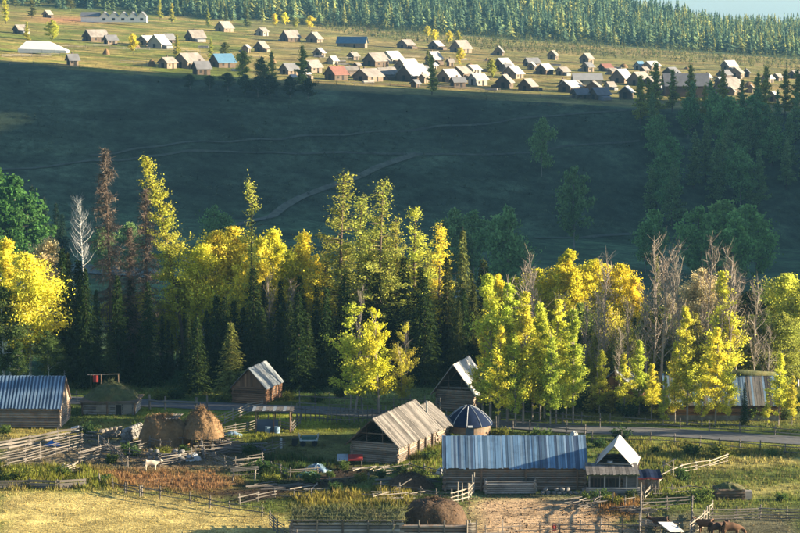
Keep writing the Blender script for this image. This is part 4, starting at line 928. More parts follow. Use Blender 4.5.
for x in (-.3, .5): beam('post', t, (x, -.35, 0), (x, -.35, 2.0), .07, 'pale_wood')
g = G(326, 541); t = thing('wooden_trough', 'pale wooden trough with red end at the bottom edge', 'trough', (g.x, g.y + .4, 0), -.1)
bt = MB(); bt.add([(0, 0, .3), (3.8, 0, .25), (3.9, .7, .3), (-.1, .7, .35), (-.4, -.2, .85), (4.1, -.2, .65), (4.2, .9, .7), (-.5, .9, .9)], [(0, 3, 2, 1), (0, 1, 5, 4), (1, 2, 6, 5), (2, 3, 7, 6), (3, 0, 4, 7)])
bo = bt.build('body', 'pale_wood', t); bo.modifiers.new('s', 'SOLIDIFY').thickness = .06
box('red_panel', t, (.25, -.28, .93), (1.3, .1, .22), 'red_paint', (0, .05, 0)); 
for x in (.3, 3.4): box('support', t, (x, .35, .14), (.15, .8, .3), 'fence_wood')
# shelter with blue tarp
g = G(256, 432); t = thing('pole_shelter', 'open pole shelter with flat roof and blue sheet by the road', 'shelter', (g.x, g.y, 0), -.03)
for x in (0, 1.9, 3.7):
    for y in (0, 2.2): beam('post', t, (x, y, 0), (x, y, 2.3), .08, 'log_dark')
for y in (-.1, 1.1, 2.3): beam('rafter', t, (-.4, y, 2.36), (4.1, y, 2.36), .07, 'fence_wood')
for k in range(12): box('roof_board', t, (-.25 + k * .37, 1.1, 2.46), (.34, 2.9, .04), 'board_grey' if k % 3 else 'sheet_metal', (0, 0, .03), 1 + k % 3)
box('blue_sheet', t, (1.2, .12, .75), (2.4, .04, 1.3), 'board_blue_dark', (0, 0, 0))
for x in (1.3, 2.3):
    ob('drum', unit_log('blue_grey_tarp', 0), t, (x, -.35, .35), (0, X90, 0), (.7, .3, .3))
# cart
g = G(300, 447); t = thing('cart', 'small flatbed cart with pale side frames left of the barn', 'cart', (g.x, g.y + .3, 0), .05)
box('bed', t, (.9, .5, .62), (1.9, 1.1, .1), 'steel'); box('load', t, (.9, .5, .85), (1.5, .9, .35), 'green_tarp')
for x in (0, 1.8):
    for y in (0, 1.0): beam('side_post', t, (x, y, .6), (x - .15 + .3 * (x > 0), y, 1.25), .04, 'white_cloth')
    beam('end_rail', t, (x, 0, 1.1), (x, 1.0, 1.1), .03, 'white_cloth')
for x in (.3, 1.5):
    for y in (-.1, 1.1): ob('wheel', unit_log('rubber', 0), t, (x, y, .3), (0, 0, X90), (.14, .3, .3))
box('engine', t, (-.55, .3, .5), (.6, .5, .5), 'dark_inside', var=1)
ob('wheel', unit_log('rubber', 0), t, (-.6, -.02, .28), (0, 0, X90), (.12, .28, .28))
t = thing('marker_post', 'short white post on the grass left of the cart', 'post', G(281, 448)); beam('post', t, (0, 0, 0), (0, 0, 1.0), .13, 'white_cloth', 0); mound('cap', t, .15, .15, .1, 'white_cloth', 2, 1, 12, 4, (0, 0, 1.0))
# bench-like rack
g = G(233, 481); t = thing('plank_bench', 'tilted pale plank rack at the edge of the reddish grass', 'rack', (g.x, g.y, 0), .12)
for x in (0, 2.1):
    for y in (0, .8): beam('leg', t, (x, y, 0), (x + .1, y, 1.0), .06, 'pale_wood')
for k, (y, z) in enumerate(((-.05, .55), (-.05, .95), (.4, 1.0), (.85, 1.05))): beam('plank', t, (-.2, y, z), (2.5, y, z + .15), .05, 'pale_wood', flat=(.16, .06))
# tarps and covered heaps
def crumple(name, label, u, v, rx, ry, h, mat, seed, cat='tarp'):
    g = G(u, v); o = mound(name, None, rx, ry, h, mat, 1.6, seed, 28, 9, (g.x, g.y + ry * .8, g.z - .03), .35); return tag(o, label, cat)
crumple('tarp_heap', 'crumpled pale blue tarp heap in weeds left of the barn', 316, 472, 1.3, .9, .75, 'blue_grey_tarp', 11)
crumple('tarp_heap', 'green tarp heap just below the pale blue one', 307, 478, 1.3, .8, .6, 'green_tarp', 12)
crumple('tarp_heap', 'bright blue plastic sheet crumpled among the poles', 258, 451, .8, .6, .5, 'blue_tarp', 13)
crumple('tarp_heap', 'grey plastic sheet by the shaded pole fence', 232, 437, 1.3, .9, .5, 'blue_grey_tarp', 14)
crumple('tarp_heap', 'blue plastic sheet by the dense pole fence at left', 52, 446, .9, .6, .5, 'blue_tarp', 15)
crumple('tarp_heap', 'pale sheet on the ground right of the blue roofed left house', 79, 431, 1.4, .9, .5, 'strap_white', 16)
crumple('boulder', 'white boulder on the grass behind the long blue roofed house', 574, 438, .65, .5, .75, 'white_cloth', 17, 'boulder')
crumple('boulder', 'pale stone slab below the rounded haystack', 192, 461, 1.0, .7, .8, 'strap_white', 18, 'boulder')
crumple('boulder', 'pale rock beside the left corner of the long blue roofed house', 441, 474, .6, .5, .6, 'white_cloth', 19, 'boulder')
g = G(338, 467); t = thing('low_cover', 'low red and grey sheet cover lying beside the barn gable', 'cover', (g.x, g.y + .4, 0))
for k in range(4): beam('stake', t, (.15 + 2.2 * (k % 2), .9 * (k // 2), 0), (.15 + 2.2 * (k % 2), .9 * (k // 2), .75), .05, 'fence_wood')
box('sheet', t, (.45, .45, .8), (1.1, 1.5, .06), 'steel', (.25, 0, 0), 1); box('sheet', t, (1.75, .45, .8), (1.45, 1.5, .06), 'red_paint', (.25, 0, 0), 2)
# stone base and ruins
def stones(label, u0, v0, u1, v1, rows, sz, mat='stone', cat='stone wall', name='stone_wall'):
    a, b = G(u0, v0), G(u1, v1); t = thing(name, label, cat, a); d = (b - a); L = d.length; n = max(2, int(L / sz))
    key = ('stone', mat)
    if key not in _c:
        _c[key] = []
        for s in range(5):
            q = MB(); nn, rr = 8, 4
            for j in range(rr + 1):
                ph = math.pi * j / rr
                for k in range(nn):
                    th = 2 * math.pi * k / nn; w_ = .5 * (1 + .25 * noise.noise(Vector((math.cos(th) * 1.5 + s * 7, math.sin(th) * 1.5, ph)))); q.V.append((w_ * math.sin(ph) ** .6 * math.cos(th), w_ * math.sin(ph) ** .6 * math.sin(th), .5 * math.cos(ph)))
            for j in range(rr):
                for k in range(nn): m_ = (k + 1) % nn; q.F.append((j * nn + k, j * nn + nn + k, j * nn + nn + m_, j * nn + m_))
            _c[key].append(mesh_pd('stone', q.V, q.F, mat))
    for r_ in range(rows):
        for k in range(n):
            if r_ == rows - 1 and random.random() < .3: continue
            f_ = (k + .5 + .5 * (r_ % 2)) / n; p = d * f_
            ob('stone', random.choice(_c[key]), t, (p.x, p.y + random.uniform(-.08, .08), sz * .62 * (r_ + .45)), (random.uniform(-.2, .2), random.uniform(-.2, .2), random.uniform(0, 3)), (sz * random.uniform(.9, 1.25), sz * random.uniform(.8, 1.1), sz * random.uniform(.65, .85)))
    return t
stones('grey stone wall under the two haystacks', 145, 462, 182, 463, 4, .55)
stones('crumbling pale stone wall left of the haystacks', 100, 440, 122, 436, 3, .6, 'pale_wood')
stones('broken grey stone wall between the sod shed and the haystacks', 122, 444, 140, 436, 4, .6)
stones('row of grey stones at the foot of the long blue roofed house', 540, 494, 590, 494, 2, .5)
# pole piles
def pile(label, u, v, n, L, spread, rz, mat='fence_wood', hmax=.5):
    t = thing('pole_pile', label, 'pole pile', G(u, v))
    for k in range(n):
        a = rz + random.gauss(0, .35); x, y = random.uniform(-spread, spread), random.uniform(-spread * .6, spread * .6); l_ = L * random.uniform(.5, 1.1); z = random.uniform(.06, hmax)
        d = Vector((math.cos(a), math.sin(a), 0)) * l_ / 2; beam('pole', t, (x - d.x, y - d.y, z), (x + d.x, y + d.y, z + random.uniform(-.05, .12)), random.uniform(.04, .07), mat)
pile('jumble of grey poles right of the rounded haystack', 238, 452, 22, 3.5, 2.2, .2, hmax=.8)
pile('heap of grey poles by the yard fence at left', 92, 440, 18, 3.0, 1.6, -.4, hmax=.9)
pile('pale sticks piled before the stone wall ruin', 68, 472, 14, 1.8, .8, 1.2, 'pale_wood', .9)
pile('loose poles beside the smaller dung heap', 395, 498, 12, 3.0, 1.8, .2, 'pale_wood')
pile('long poles lying at the right of the long barn', 405, 483, 14, 4, 2.0, .05)
pile('scattered poles lying in the muddy plot', 320, 490, 7, 3.5, 1.8, .5, 'pale_wood', .2)
pile('brush and sticks at the right end of the dirt yard', 586, 508, 22, 1.8, 1.4, .8, hmax=.9)
pile('sticks heaped below the cattle pen railing', 655, 528, 18, 2.4, 1.2, -.5, 'pale_wood', .6)
for k, (u, v, dx, lb) in enumerate(((398, 494, 2.2, 'pale pole leaning against the smaller dung heap'),)):
    t = thing('leaning_pole', lb, 'pole', G(u - 10, v)); beam('pole', t, (0, 0, .03), (dx, .8, 1.3), .06, 'pale_wood')
pile('grey poles dropped in the left pen near the stone wall', 118, 452, 16, 3.0, 1.8, .3, hmax=.6)
pile('weathered poles stacked behind the rounded haystack', 222, 446, 16, 3.5, 1.8, .1, hmax=.7)
pile('poles lying on the mud below the tarp heap', 282, 488, 12, 3.0, 2.0, .2, hmax=.3)
pile('pale offcuts scattered before the long barn gable', 372, 470, 12, 1.8, 1.6, .3, 'pale_wood', .25)
pile('grey poles beside the brown weeds of the dirt yard', 628, 512, 14, 3.0, 1.8, .1, hmax=.4)
rg = np.random.default_rng(77); VV, CC = [], []
for poly, cl, n_ in ((ZONES[11][0], (.035, .024, .016), 1500), (ZONES[13][0], (.22, .15, .09), 1300), (ZONES[4][0], (.10, .08, .055), 1200), ([(125, 440), (235, 440), (235, 462), (125, 462)], (.24, .17, .08), 1500), ([(375, 480), (470, 480), (470, 505), (375, 505)], (.09, .06, .035), 900)):
    us = rg.uniform(min(q[0] for q in poly), max(q[0] for q in poly), n_); vs = rg.uniform(min(q[1] for q in poly), min(533, max(q[1] for q in poly)), n_); k = inside(us, vs, poly) > -2
    for u, v in zip(us[k], vs[k]):
        p = np.array(G(float(u), float(v))); r_ = rg.uniform(.04, .16); a = rg.uniform(0, 6.28); q = [p + np.array((math.cos(a + j * 2.09) * r_, math.sin(a + j * 2.09) * r_, -.02)) for j in range(3)] + [p + np.array((0, 0, r_ * rg.uniform(.5, 1.1)))]
        VV += [q[0], q[1], q[3], q[1], q[2], q[3], q[2], q[0], q[3]]; CC += [np.array(cl) * rg.uniform(.5, 1.6)] * 9
o = struct(ob('clods', mesh_np('clods', np.array(VV), np.arange(len(VV)).reshape(-1, 3), 'grass', np.array(CC))), 'stuff'); o['label'] = 'earth clods, dung and straw scattered over the yards'; o['category'] = 'clods'
# crooked gate frame by the meadow
g = G(663, 478); t = thing('gate_frame', 'small crooked pole gate in the weeds behind the awning shed', 'gate', (g.x, g.y, 0))
beam('post', t, (0, 0, 0), (.1, 0, 1.7), .06, 'fence_wood'); beam('post', t, (1.0, 0, 0), (1.0, 0, 1.9), .06, 'fence_wood'); beam('bar', t, (-.2, -.06, 1.1), (1.2, -.06, 1.9), .05, 'pale_wood'); beam('bar', t, (-.1, -.06, 1.6), (1.1, -.06, .9), .05, 'pale_wood')
# dark crib in the meadow
g = G(718, 500); t = thing('log_crib', 'dark low log crib overgrown with weeds in the right meadow', 'crib', (g.x, g.y, 0), .03)
for p, q in (((0, 0), (2.3, 0)), ((0, 1.6), (2.3, 1.6)), ((0, 0), (0, 1.6)), ((2.3, 0), (2.3, 1.6))): log_wall(t, p, q, 0, 1.05, 'log_dark', .13)
mound('weed_cover', t, 1.35, 1.0, .5, 'sod', 1.8, 21, loc=(1.15, .8, 1.0), rough=.3); box('side_box', t, (2.85, .4, .4), (.7, .8, .8), 'log_grey')
# white board in pen
g = G(664, 541); t = thing('white_board', 'tilted white sheet lying on sticks in the cattle pen', 'board', (g.x, g.y, 0), .3)
for x, y in ((.2, 0), (1.6, 0), (.2, 1.2), (1.6, 1.2)): beam('stick', t, (x, y, 0), (x, y, .75 + .35 * y), .05, 'pale_wood')
box('sheet', t, (.9, .6, 1.05), (1.7, 1.7, .05), 'sheet_white', (.3, .15, .3))
t = thing('red_cloth', 'small red cloth hanging on the bottom yard fence', 'cloth', G(552, 537)); cq = MB()
for k in range(4):
    for z in (1.2, .9, .6): cq.V.append((k * .13, -.12 + .04 * math.sin(k * 2 + z * 3), z))
for k in range(3):
    for j in range(2): a = 3 * k + j; cq.F.append((a, a + 3, a + 4, a + 1))
q = cq.build('cloth', 'red_paint', t); q.modifiers.new('s', 'SOLIDIFY').thickness = .02

# ------------------------------------------------------------------ cattle
def cow(label, u, v, rz, s, mat, graze=False, name='cow', horns=True):
    g = G(u, v); hd = (1.15, 0, .55) if graze else (1.2, 0, 1.28)
    J = [(-.62, 0, 1.02, .27), (-.25, 0, .98, .33), (.15, 0, .98, .34), (.55, 0, 1.04, .28), (.85, 0, 1.08 if not graze else .9, .17), (*hd, .14), (hd[0] + (.22 if not graze else .12), 0, hd[2] - (.12 if not graze else .2), .085)]
    E = [(k, k + 1) for k in range(6)]; V = list(J)
    for sx, bx in ((-.55, 0), (.48, 3)):
        for sy in (-1, 1):
            b0 = len(V)
            kx = sx - .06 if sx < 0 else sx + .03
            V += [(sx, sy * .17, .75, .15 if sx < 0 else .13), (kx, sy * .18, .42, .075), (sx + .0, sy * .18, .06, .06)]; E += [(bx, b0), (b0, b0 + 1), (b0 + 1, b0 + 2)]
    b0 = len(V); V += [(-.86, 0, 1.0, .05), (-.92, 0, .55, .035)]; E += [(0, b0), (b0, b0 + 1)]
    for sy in (-1, 1): b0 = len(V); V.append((hd[0] - .06, sy * .22, hd[2] + .08, .04)); E.append((5, b0))
    me = bpy.data.meshes.new('body'); me.from_pydata([x[:3] for x in V], E, []); me.materials.append(MATS[mat])
    o = ob(name, me, None, (g.x, g.y, g.z), (0, 0, rz), (s, s, s)); tag(o, label, 'cow')
    m_ = o.modifiers.new('skin', 'SKIN'); 
    for k, x in enumerate(V): me.skin_vertices[0].data[k].radius = (x[3], x[3] * (1.15 if k < 4 else 1))
    me.skin_vertices[0].data[1].use_root = True; o.modifiers.new('sub', 'SUBSURF').levels = 2; o.modifiers['sub'].render_levels = 2
    if horns:
        for sy in (-1, 1):
            hb_ = MB(); hb_.tube([(hd[0] - .03, sy * .09, hd[2] + .12), (hd[0] - .02, sy * .2, hd[2] + .2), (hd[0] + .03, sy * .22, hd[2] + .32)], [.03, .022, .006], 6); hb_.build('horn', 'pale_wood', o)
    return o
cow('pale calf standing by the pole fence above the reddish grass', 151, 471, 0.15, .85, 'cow_pale', horns=False)
cow('brown cow at the left of the cattle by the pen gate', 706, 534, 2.6, 1.0, 'cow_brown')
cow('dark brown cow in the middle of the cattle', 716, 537, .5, 1.0, 'cow_dark')
cow('reddish brown cow at the right of the cattle in side view', 731, 538, .1, 1.05, 'cow_brown', True)
cow('brown cow half hidden behind the white sheet in the pen', 661, 531, 2.9, .95, 'cow_dark')

# ------------------------------------------------------------------ upper village
VH = []; VR = random.Random(21)
def far_house(u, v, wpx, rz, wm, rm, kind='gable', long=1.3, hf=1.0, extra=''):
    p = Gfar(u, v); W = wpx * p.y / F; t = thing('village_house', '', 'house', (p.x, p.y + W * .35, p.z - .15), rz)
    if kind == 'long': L, D = W * 1.0, W * .42
    else: L, D = W * .95, W * .70; rz = rz + .5
    t.rotation_euler[2] = rz
    D = min(D, 8); wh = (2.0 + .12 * min(W, 12) * .5) * hf * VR.uniform(.85, 1.15); rh = D * VR.uniform(.36, .56); L *= VR.uniform(.8, 1.2)
    # ridge along local X (L); gable ends at +-L/2
    b = MB(); hx, hy = L / 2, D / 2
    b.add([(-hx, -hy, 0), (hx, -hy, 0), (hx, hy, 0), (-hx, hy, 0), (-hx, -hy, wh), (hx, -hy, wh), (hx, hy, wh), (-hx, hy, wh), (-hx, 0, wh + rh), (hx, 0, wh + rh)],
          [(0, 1, 5, 4), (1, 2, 6, 9, 5), (2, 3, 7, 6), (3, 0, 4, 8, 7), (4, 5, 9, 8), (6, 7, 8, 9)]); b.build('wall', wm, t)
    r_ = MB(); o_ = .55; k = rh / hy
    for s in (-1, 1):
        A_ = [(-hx - o_, 0, wh + rh + .02), (hx + o_, 0, wh + rh + .02), (hx + o_, s * (hy + o_), wh - k * o_ + .02), (-hx - o_, s * (hy + o_), wh - k * o_ + .02)]
        r_.add(A_ + [(x, y, z + .16) for x, y, z in A_], [(0, 1, 2, 3), (4, 7, 6, 5), (0, 4, 5, 1), (1, 5, 6, 2), (2, 6, 7, 3), (3, 7, 4, 0)])
    rf_ = r_.build('roof', rm, t)
    if VR.random() < .4: box('chimney', t, (hx * VR.uniform(-.5, .5), hy * .3, wh + rh + .1), (.5, .5, 1.3), 'wall_dark', var=0)
    if VR.random() < .45 and kind != 'long':
        lw = VR.uniform(1.5, 2.8); q_ = MB(); sg = VR.choice((-1, 1)); y0_, y1_ = sg * hy, sg * (hy + lw); q_.add([(-hx * .8, y0_, 0), (hx * .5, y0_, 0), (hx * .5, y1_, 0), (-hx * .8, y1_, 0), (-hx * .8, y0_, wh * .75), (hx * .5, y0_, wh * .75), (hx * .5, y1_, wh * .5), (-hx * .8, y1_, wh * .5)], [(0, 1, 2, 3), (4, 7, 6, 5), (0, 4, 5, 1), (1, 5, 6, 2), (2, 6, 7, 3), (3, 7, 4, 0)]); q_.build('lean_to', VR.choice(('wall_dark', 'wall_far', 'roof_grey')), t)
    box('door', t, (hx * .25, -hy - .03, .95), (.95, .06, 1.8), 'dark_inside', var=0)
    if W > 4: box('window', t, (-hx * .45, -hy - .03, 1.3), (.9, .06, .8), 'dark_inside', var=0); box('door', t, (-hx - .03, 0, wh * .5), (.06, 1.2, wh * .85), 'dark_inside', var=0)
    VH.append((u, t, rm, wm, kind)); return t
rr_ = random.Random(5)
HL = [(20, 34, 12, .5, 'd', 'f'), (47, 18, 9, .8, 'f', 'f'), (95, 42, 19, .4, 'd', 'f'), (147, 46, 17, .5, 'f', 'p'), (158, 49, 22, .5, 'p', 'p'), (168, 43, 12, .4, 'd', 'g'), (110, 45, 12, .3, 'f', 'g'), (195, 42, 17, .4, 'd', 'f'), (72, 66, 12, .3, 'f', 'g'),
      (167, 69, 15, .7, 'f', 'f'), (188, 69, 26, .45, 'f', 'f'), (222, 68, 21, .2, 'd', 'b'), (224, 32, 15, .4, 'f', 'f'), (246, 53, 9, .9, 'f', 'p'), (261, 52, 14, .5, 'd', 'f'), (262, 36, 12, .5, 'p', 'f'), (201, 75, 16, .2, 'd', 'g'),
      (290, 42, 17, .5, 'd', 'f'), (314, 43, 17, .6, 'f', 'f'), (352, 48, 26, .0, 'f', 'b'), (319, 57, 13, .9, 'f', 'p'), (406, 49, 17, .5, 'f', 'f'), (436, 50, 15, .6, 'd', 'p'), (461, 53, 20, .2, 'f', 'f'), (499, 56, 13, .7, 'f', 'f'),
      (376, 67, 22, .6, 'd', 'f'), (392, 64, 20, .5, 'p', 'p'), (289, 75, 17, .5, 'f', 'g'), (312, 73, 16, .4, 'f', 'f'), (336, 81, 20, .3, 'd', 'r'), (368, 82, 26, .5, 'f', 'f'), (386, 80, 18, .4, 'f', 'f'), (407, 72, 21, .5, 'f', 'p'), (413, 82, 28, .4, 'd', 'p'), (403, 81, 12, .4, 'f', 'g'), (434, 65, 17, .6, 'f', 'p'),
      (449, 83, 20, .4, 'f', 'p'), (461, 80, 22, .7, 'd', 'f'), (473, 74, 15, .6, 'p', 'p'), (503, 71, 19, .5, 'd', 'p'), (513, 79, 22, .5, 'f', 'p'), (505, 89, 20, .6, 'd', 'f'), (528, 91, 19, .5, 'd', 'f'), (478, 86, 17, .3, 'p', 'p'), (458, 88, 12, .2, 'd', 'g'), (532, 67, 13, .3, 'f', 'g'),
      (553, 60, 12, .5, 'f', 'f'), (587, 64, 14, .5, 'f', 'f'), (545, 75, 16, .6, 'd', 'p'), (570, 93, 20, .6, 'd', 'p'), (588, 86, 34, .15, 'p', 'p'), (594, 94, 20, .6, 'd', 'f'), (600, 100, 17, .4, 'd', 'g'), (581, 99, 15, .2, 'd', 'g'), (622, 83, 22, .5, 'f', 'p'), (640, 86, 22, .6, 'f', 'f'), (627, 99, 17, .7, 'd', 'p'),
      (655, 87, 18, .5, 'd', 'f'), (652, 71, 15, .4, 'f', 'p'), (640, 70, 10, .3, 'p', 'b'), (588, 72, 12, .2, 'f', 'g'), (606, 72, 12, .2, 'd', 'r'), (661, 95, 14, .6, 'd', 'p'), (672, 77, 16, .4, 'd', 'g'), (730, 95, 28, .3, 'f', 'f'), (710, 112, 15, .5, 'd', 'f'), (730, 71, 14, .5, 'f', 'p'), (737, 79, 18, .5, 'f', 'f'), (725, 80, 12, .5, 'd', 'g'),
      (768, 83, 12, .5, 'f', 'p'), (778, 81, 11, .5, 'f', 'f'), (796, 79, 12, .5, 'd', 'f'), (757, 104, 15, .6, 'd', 'f'), (774, 102, 13, .5, 'f', 'p'), (563, 76, 13, .4, 'f', 'f'), (424, 76, 13, .4, 'f', 'g'), (350, 76, 12, .2, 'f', 'f')]
WM = {'d': 'wall_dark', 'f': 'wall_far', 'p': 'wall_pale'}; RM = {'f': 'roof_far', 'p': 'roof_pale', 'g': 'roof_grey', 'b': 'roof_blue', 'r': 'roof_red'}
for u, v, wd, rz, wm, rm in HL: far_house(u, v, wd, rz + random.uniform(-.25, .25), WM[wm], RM[rm], 'long' if wd >= 26 and rz < .3 else 'gable')
for k in range(34):
    u = rr_.uniform(275, 760); v = np.interp(u, [275, 500, 760], [70, 78, 92]) + rr_.uniform(-14, 14); far_house(u, v, rr_.uniform(6, 10), rr_.uniform(.1, .9), rr_.choice(list(WM.values())), rr_.choice(['roof_far', 'roof_grey', 'roof_pale', 'roof_far']))
far_house(688, 98, 54, .05, 'wall_dark', 'roof_grey', 'long', hf=1.6)
RN = {'roof_far': 'brownish grey', 'roof_pale': 'pale', 'roof_grey': 'dark grey', 'roof_blue': 'blue', 'roof_red': 'reddish'}; WN = {'wall_dark': 'dark', 'wall_far': 'brown', 'wall_pale': 'pale'}
cls = {}
for u, t, rm, wm, kd in sorted(VH, key=lambda q: q[0]):
    c = f"{WN[wm]} house with {RN[rm]} roof in upper village"; k = cls.setdefault(c, []); k.append(t)
for c, k in cls.items():
    for i_, t in enumerate(k): t['label'] = c + (', ' + ordn(i_) + ' of its kind from left' if len(k) > 1 else ''); t['group'] = 'houses of the upper village'
# row building with five gables
p = Gfar(81, 22); p2 = Gfar(146, 22); sc_ = p.y / F; t = thing('gabled_hall', 'long pale hall with a row of gables at upper left', 'hall', (p.x, p.y, p.z - .2)); L = 65 * sc_
b = MB(); b.box((L / 2, 4, 1.4), (L, 8, 2.8)); b.build('wall', 'bright_white', t); b = MB(); q = L * .28
b.add([(-.4, -.5, 2.8), (q, -.5, 2.8), (q, 4, 5.2), (-.4, 4, 5.2), (q, 8.5, 2.8), (-.4, 8.5, 2.8)], [(0, 1, 2, 3), (3, 2, 4, 5), (0, 3, 5), (1, 4, 2), (0, 5, 4, 1)]); b.build('roof', 'roof_grey', t)
for k in range(5):
    x0 = q + k * (L - q) / 5; x1 = x0 + (L - q) / 5; xm = (x0 + x1) / 2
    b = MB(); b.add([(x0, -.1, 2.8), (x1, -.1, 2.8), (xm, -.1, 5.3), (x0, 8.2, 2.8), (x1, 8.2, 2.8), (xm, 8.2, 5.3)], [(0, 1, 2), (3, 5, 4), (0, 3, 4, 1)]); b.build('gable', 'bright_white', t)
    b = MB(); b.add([(x0 - .1, -.6, 2.75), (xm, -.6, 5.42), (xm, 8.6, 5.42), (x0 - .1, 8.6, 2.75), (x1 + .1, -.6, 2.75), (x1 + .1, 8.6, 2.75)], [(0, 1, 2, 3), (1, 4, 5, 2)]); o = b.build('roof', 'roof_grey', t); o.modifiers.new('s', 'SOLIDIFY').thickness = .12
    box('window', t, (xm, -.06, 1.5), (1.6, .1, 1.2), 'dark_inside', var=0)
# long white greenhouse tent
p = Gfar(18, 53); sc_ = p.y / F; t = thing('white_tent', 'big white ridge tent on the terrace at far left', 'tent', (p.x, p.y, p.z - .1)); L = 48 * sc_
b = MB(); b.add([(0, 0, 0), (L, 0, 0), (L, 7, 0), (0, 7, 0), (0, 0, 1.6), (L, 0, .9), (L, 7, .9), (0, 7, 1.6), (L * .15, 3.5, 4.4), (L * .62, 3.5, 4.2)], [(0, 1, 5, 4), (1, 2, 6, 5), (2, 3, 7, 6), (3, 0, 4, 7), (4, 5, 9, 8), (5, 6, 9), (6, 7, 8, 9), (7, 4, 8)]); b.build('canopy', 'bright_white', t)
for k in range(5): box('pole', t, (L * k / 4.0, -.06, .6), (.12, .1, 1.2), 'steel', var=0)
# hay heaps and wood piles of the village
rr_ = random.Random(9)
vc = []
for k in range(44):
    u = rr_.uniform(20, 790) if k % 3 else rr_.uniform(300, 700); v = np.interp(u, [0, 270, 500, 800], [45, 66, 78, 90]) + rr_.uniform(-16, 14); p = Gfar(u, v)
    if p.y < d_edge(p.x) + 6: continue
    if k % 2:
        o = mound('hay_heap', None, rr_.uniform(1.3, 2.4), rr_.uniform(1.2, 2), rr_.uniform(1.2, 2.4), 'hay' if k % 4 else 'manure', 2.4, k, 16, 6, (p.x, p.y, p.z - .1), .15); tag(o, 'brown hay heap in upper village', 'heap'); vc.append((u, o))
    else:
        t = thing('wood_pile', 'grey wood pile in upper village', 'wood pile', (p.x, p.y, p.z), rr_.uniform(-.6, .6)); vc.append((u, t))
        for q in range(7): beam('log', t, (-2.2, (q % 4) * .5 + .25 * (q // 4), .22 + .42 * (q // 4)), (2.2, (q % 4) * .5 + .25 * (q // 4), .22 + .42 * (q // 4)), .25, 'log_grey')
for nm in ('brown hay heap in upper village', 'grey wood pile in upper village'):
    for k, (_, o) in enumerate(sorted([q for q in vc if q[1]['label'] == nm], key=lambda q: q[0])): o['label'] = nm + ', ' + ordn(k) + ' from the left'; o['group'] = nm
pts, hs, cs = [], [], []
while len(pts) < 2600:
    u = rr_.uniform(0, 800); v = rr_.uniform(12, 112); p = Gfar(u, v, 700, 1350, 6)
    if p.y < d_edge(p.x) - 4 or ns(p.x, p.y, 22, 6) < -.02 or (u > 270 and v < np.interp(u, [270, 800], [18, 72])): continue
    pts.append((p.x, p.y)); hs.append(rr_.uniform(.5, 1.7)); cs.append(rr_.choice([(.13, .15, .04), (.2, .19, .06), (.17, .11, .06), (.10, .12, .04)]))
o = forest('low_bushes', pts, hs, cs, 9, .6, '', ''); o['label'] = 'low bushes and weeds scattered over the village terrace'; o['category'] = 'bushes'
# village yard fences
for k, (u0, v0, u1, v1) in enumerate(((2, 58, 60, 57), (60, 49, 110, 47), (110, 50, 200, 52), (200, 55, 260, 58), (10, 66, 80, 69), (270, 50, 340, 52), (320, 60, 420, 58), (300, 84, 390, 86), (420, 88, 500, 92), (440, 60, 540, 64), (520, 70, 600, 76), (540, 98, 640, 102), (600, 66, 700, 72), (690, 104, 800, 106), (700, 85, 800, 88), (120, 64, 160, 66))):
    a, b = Gfar(u0, v0), Gfar(u1, v1); n = max(3, int((b - a).length / 7)); W_ = [a.lerp(b, j / n) for j in range(n + 1)]
    fence(None, 'thin yard fence in the upper village, ' + ordn(k) + ' of the yard fences', 2, 1.2, 9, r=.07, world=W_, name='yard_fence')

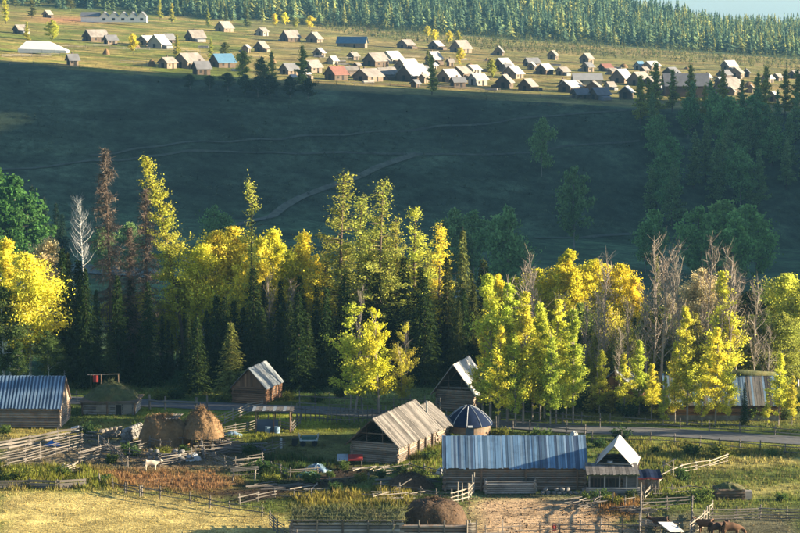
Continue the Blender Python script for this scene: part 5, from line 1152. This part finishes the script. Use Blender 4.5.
# ------------------------------------------------------------------ grass and weeds in the foreground
def grass(name, n, hmul, label, cat, wid=.03, only=None, blades=4, seed=1):
    rg = np.random.default_rng(seed); x = rg.uniform(-62, 62, n); y = rg.uniform(184, 268, n); keep = np.abs(x) < y * .19 + 1; x, y = x[keep], y[keep]
    z = np.array([Z(float(a), float(b)) for a, b in zip(x, y)]); u, v = uv_np(x, y, z); c, h, d = zone(u, v)
    cl_ = np.array([.5 + .5 * ns(float(a), float(b), 2.2, 4) for a, b in zip(x, y)])
    k = (rg.uniform(0, 1, len(x)) * 1.5 < d * (.35 + 1.1 * cl_)); road = np.interp(u, [-60, 60, 140, 230, 330, 440, 560, 640, 720, 800, 880], [398, 400, 403, 407, 411, 419, 429, 431, 436, 441, 446]); k &= np.abs(v - road) > 6.5
    if only is not None: k &= only(u, v, cl_)
    x, y, z, c, h, cl_ = x[k], y[k], z[k], c[k], h[k], cl_[k]; m_ = len(x)
    sw = ((rg.uniform(0, 1, m_) < .22) * rg.uniform(.3, .7, m_))[:, None]; c = c * (1 - sw) + np.array((.24, .17, .085)) * sw; V = []; CC = []
    for b in range(blades):
        az = rg.uniform(0, 6.28, m_); ln = h * hmul * rg.uniform(.5, 1.4, m_) * (.6 + .8 * cl_); ox, oy = rg.normal(size=(2, m_)) * .10; bx, by = np.cos(az), np.sin(az); le = rg.uniform(.1, .55, m_) * ln
        p = np.stack([x + ox, y + oy, z - .02], 1); s = np.stack([-by, bx, 0 * bx], 1) * (wid * rg.uniform(.7, 1.5, m_))[:, None]; tip = p + np.stack([bx * le, by * le, ln], 1)
        V.append(np.stack([p - s, p + s, tip], 1)); CC.append(c * rg.uniform(.75, 1.3, (m_, 1)))
    V = np.concatenate(V).reshape(-1, 3); CC = np.repeat(np.concatenate(CC), 3, 0)
    o = struct(ob(name, mesh_np(name, V, np.arange(len(V)).reshape(-1, 3), 'grass', CC)), 'stuff'); o['label'] = label; o['category'] = cat; return o
grass('grass', 90000, 1.0, 'short uneven grass covering the foreground yards and meadows', 'grass', .04)
WZ = [[(0, 464), (120, 468), (140, 488), (0, 490)], [(240, 455), (345, 466), (350, 485), (280, 492), (235, 478)], [(290, 494), (410, 486), (412, 504), (295, 508)], [(395, 446), (446, 440), (446, 472), (400, 480)], [(595, 490), (650, 490), (640, 512), (595, 510)], [(640, 462), (700, 452), (690, 500), (650, 498)], [(595, 440), (800, 450), (800, 460), (640, 470)], [(150, 440), (200, 448), (200, 462), (150, 462)], [(200, 435), (300, 436), (340, 452), (250, 460)], [(0, 418), (10, 418), (12, 436), (0, 436)], [(470, 430), (590, 434), (590, 440), (470, 438)]]
def inw(u, v, c): 
    k = np.zeros(len(u), bool)
    for z_ in WZ: k |= inside(u, v, z_) > -1
    return k & (c > .42)
grass('weeds', 60000, 1.5, 'tall yellowing weeds along the fences and heaps', 'weeds', .055, inw, 5, 2)

# ------------------------------------------------------------------ haze
zmin = float(ZZ.min()); hz = MB(); hz.box((0, 4100, (zmin - 1 + 185) / 2), (10100, 9960, 186 - zmin))
m, n, l, p = nodes('haze'); n.remove(p); pv = n.new('ShaderNodeVolumePrincipled'); pv.inputs['Color'].default_value = (.26, .60, .95, 1)
pv.inputs['Density'].default_value = 0.000085; pv.inputs['Anisotropy'].default_value = .35
l.new(pv.outputs[0], n['Material Output'].inputs['Volume']); MATS['haze'] = m
hzo = struct(hz.build('haze', 'haze'), 'stuff'); hzo['label'] = 'thin pale morning haze over the valley'; hzo['category'] = 'haze'
